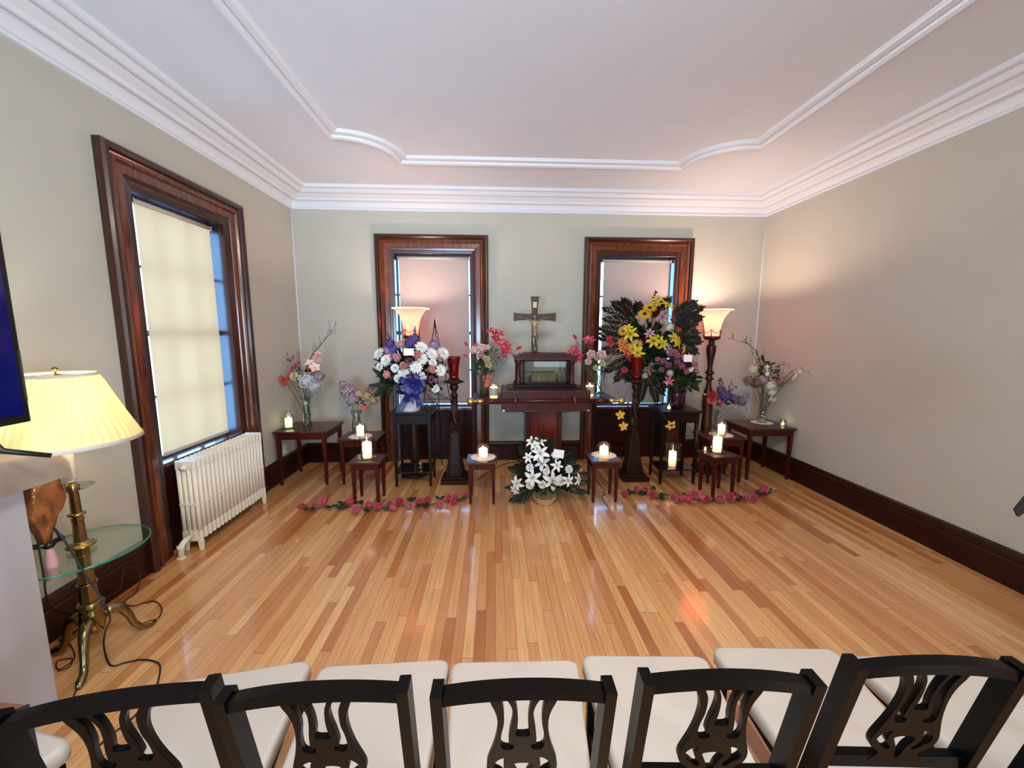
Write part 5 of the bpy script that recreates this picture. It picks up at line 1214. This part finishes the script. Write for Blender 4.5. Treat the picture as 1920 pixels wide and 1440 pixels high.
def make_chair(label):
    t = thing('dining_chair', label, 'chair', group=None)
    b = B()   # seat: wider at front, rounded corners, puffed
    def outline(s, z):
        pts = []; cs = [(-.196*s, .015), (.196*s, .015), (.230*s, .445), (-.230*s, .445)]
        rr = .028
        for i, (x, y) in enumerate(cs):
            sx = -1 if x < 0 else 1; sy_ = -1 if i < 2 else 1
            ctr = (x-sx*rr, y-sy_*rr*1.0); a0 = {(-1, -1): 180, (1, -1): 270, (1, 1): 0, (-1, 1): 90}[(sx, sy_)]
            for k in range(5): a = R(a0+90*k/4); pts.append((ctr[0]+rr*math.cos(a), ctr[1]+rr*math.sin(a), z))
        return pts
    lv = [(.97, .405), (1.0, .412), (1.0, .445), (.985, .457), (.94, .463)]
    rings = [[b.bm.verts.new(Vector((x*1.0, .23+(y-.23)*(s_ if s_ < 1 else 1), z))) for x, y, z in outline(s_, zz)] for s_, zz in lv]
    fs = []
    for a, c in zip(rings, rings[1:]):
        for i in range(len(a)): j = (i+1) % len(a); fs.append(b.bm.faces.new((a[i], a[j], c[j], c[i])))
    fs += [b.bm.faces.new(rings[0][::-1]), b.bm.faces.new(rings[-1])]
    for f in fs[:-2]: f.smooth = True
    b.build('seat', M_seat, t)
    b = B(); b.box((0, .23, .392), (.40, .40, .028), bev=.004); b.build('seat_frame', M_black, t)
    for s in (-1, 1):
        b = B(); P = []
        for z in (0, .2, .40, .46, .55, .65, .75, .85, .892):
            y = slant(z) - (0 if z > .46 else 0); x = s*(.186+.0*z); w_ = .0125; dpt = .023 if z > .4 else .018
            P.append([Vector((x-w_, y-dpt, z)), Vector((x+w_, y-dpt, z)), Vector((x+w_, y+dpt, z)), Vector((x-w_, y+dpt, z)), Vector((x-w_, y-dpt, z))])
        b.grid(P, False); b.bm.faces.new([b.bm.verts.new(q+Vector((0, 0, 0))) for q in P[-1][:4]])
        b.build('back_post', M_black, t)
        b = B(); b.box((s*.195, .415, .195), (.030, .030, .39), taper=.8, bev=.002); b.build('leg', M_black, t)
    # arched top rail
    b = B(); P = []; n = 16
    for i in range(n+1):
        u = -1+2*i/n; x = .176*u; zc = .902-.030*u*u; y = slant(zc)-.004+.010*(1-u*u)*-1; hh = .0130; dd = .014
        P.append([Vector((x, y-dd, zc-hh)), Vector((x, y+dd, zc-hh)), Vector((x, y+dd, zc+hh)), Vector((x, y-dd, zc+hh)), Vector((x, y-dd, zc-hh))])
    b.grid(P, False); b.build('top_rail', M_black, t)
    b = B(); z = .550; b.box((0, slant(z), z), (.352, .024, .034), bev=.002); b.build('lower_rail', M_black, t)
    o = bpy.data.objects.new('back_splat', SPLAT); COL.objects.link(o); o.parent = t
    # lean the splat with the posts
    ang = math.atan(.092/.44); o.rotation_euler = (ang, 0, 0)
    # rotation about x axis through z=.46,y=0
    o.location = (0, math.sin(ang)*.46-.004, .46-math.cos(ang)*.46)
    for s in (-1, 1): b = B(); b.box((s*.19, .20, .17), (.016, .42, .022), bev=.002); b.build('stretcher', M_black, t)
    return t
SPLAT = splat_mesh()
ch = make_chair('black chair with cream seat, fourth from the left in the front row')
ch.location = (.062, .838, 0); ch.rotation_euler = (0, 0, R(-1))
ch['label'] = 'black lyre-back chair with cream seat, middle one of the five full chair backs'
ch['group'] = 'front row of black chairs'
for (x, y, rz, lab) in ((-.388, .850, 1.5, 'black lyre-back chair, second full chair back from the left'), (-.822, .842, 10, 'black lyre-back chair nearest the mantel, leftmost full chair back'), (.526, .842, -3, 'black lyre-back chair, second full chair back from the right'),
                        (1.030, .858, -3.5, 'black lyre-back chair, rightmost full chair back'), (1.525, .800, -2, 'black chair cut off by the lower right corner of the photo'), (-1.571, .682, -14, 'chair at the lower left corner, only its cream seat corner in view')):
    dup(ch, (x, y, 0), R(rz), lab, 'front row of black chairs')
# coat hung over the post of the leftmost chair
t = thing('coat', 'brown coat at the left edge beside the leftmost chair back', 'coat', (-1.065, .745, -.07))
b = B(); P = []
for i in range(13):
    v = i/12
    P.append([Vector((-.14+.17*j/8+.004*math.sin(9*v+j), -.06-.022*math.sin(PI*j/8)-.008*math.sin(j*2+v*6), .90-.42*v*(1 if j else 1)+.012*math.sin(PI*j/8))) for j in range(9)])
b.grid(P)
P = [[Vector((-.14+.17*j/8, -.06+.12*i/6, .905+.018*math.sin(PI*i/6)+.010*math.sin(PI*j/8))) for j in range(9)] for i in range(7)]
b.grid(P); b.build('outer_cloth', M_coat, t)
b = B(); b.tube([(.030, -.065, .47), (.033, -.066, .70), (.030, -.06, .90), (.030, .0, .925), (.030, .06, .90), (.03, .065, .6)], .006, 8); b.build('dark_edging', M_coatf, t)
# black music stand, its desk corner showing at the right edge
q = at(1893, 955, 1.15)
t = thing('music_stand', 'black music stand of which only the desk corner shows at the right edge', 'music stand', (q.x+.34, 1.17, 0))
o = t.location
b = B(); b.box((.0, -.02, q.z+.18), (.50, .008, .33), rot=(R(-18), 0, 0), bev=.002); b.build('desk', M_plastic, t)
b = B(); b.prism([(-.338, q.z+.004), (-.322, q.z-.020), (-.296, q.z+.004), (-.270, q.z+.018), (-.22, q.z+.03), (-.22, q.z+.16), (-.285, q.z+.085)], -.034, -.026); b.build('page_arm', M_plastic, t)
b = B(); b.tube([(.0, .0, .02), (.0, .0, q.z+.1)], .010, 8); b.build('pole', M_plastic, t)
for k in range(3): a = 2*PI*k/3; b = B(); b.tube([(0, 0, .12), (.14*math.cos(a), .14*math.sin(a), .007)], .006, 6); b.build('leg', M_plastic, t)

# ------------------------------------------------------------------ groups of repeats
GROUPS = {'end_table': 'end tables in the two far corners', 'side_table': 'side tables beside the corner tables', 'stool': 'small stools in a row before the altar', 'plant_stand': 'two-tier stands beside the altar',
          'candle_stand': 'carved candle stands with red glass', 'torchere_lamp': 'torchere lamps flanking the altar', 'roller_shade': 'roller shades in the tall windows', 'doily': 'doilies on the stools and tables',
          'candle_bowl': 'round candle bowls on the centre stools', 'hurricane_glass': 'clear hurricane glasses around the altar', 'candle_globe': 'candle globes on the side tables', 'glass_saucer': 'glass saucers under the candle glasses',
          'candle': 'lit candles around the altar', 'candle_jar': 'glass candle jars', 'votive_glass': 'small votive glasses', 'glass_vase': 'glass flower vases', 'bouquet': 'vase bouquets', 'wire_easel': 'black wire easels',
          'rose_garland': 'pink rose garlands on the floor', 'cable': 'loose cables on the floor'}
for o in COL.objects:
    if o.parent is None and 'label' in o and 'group' not in o:
        g = GROUPS.get(o.name.split('.')[0])
        if g: o['group'] = g
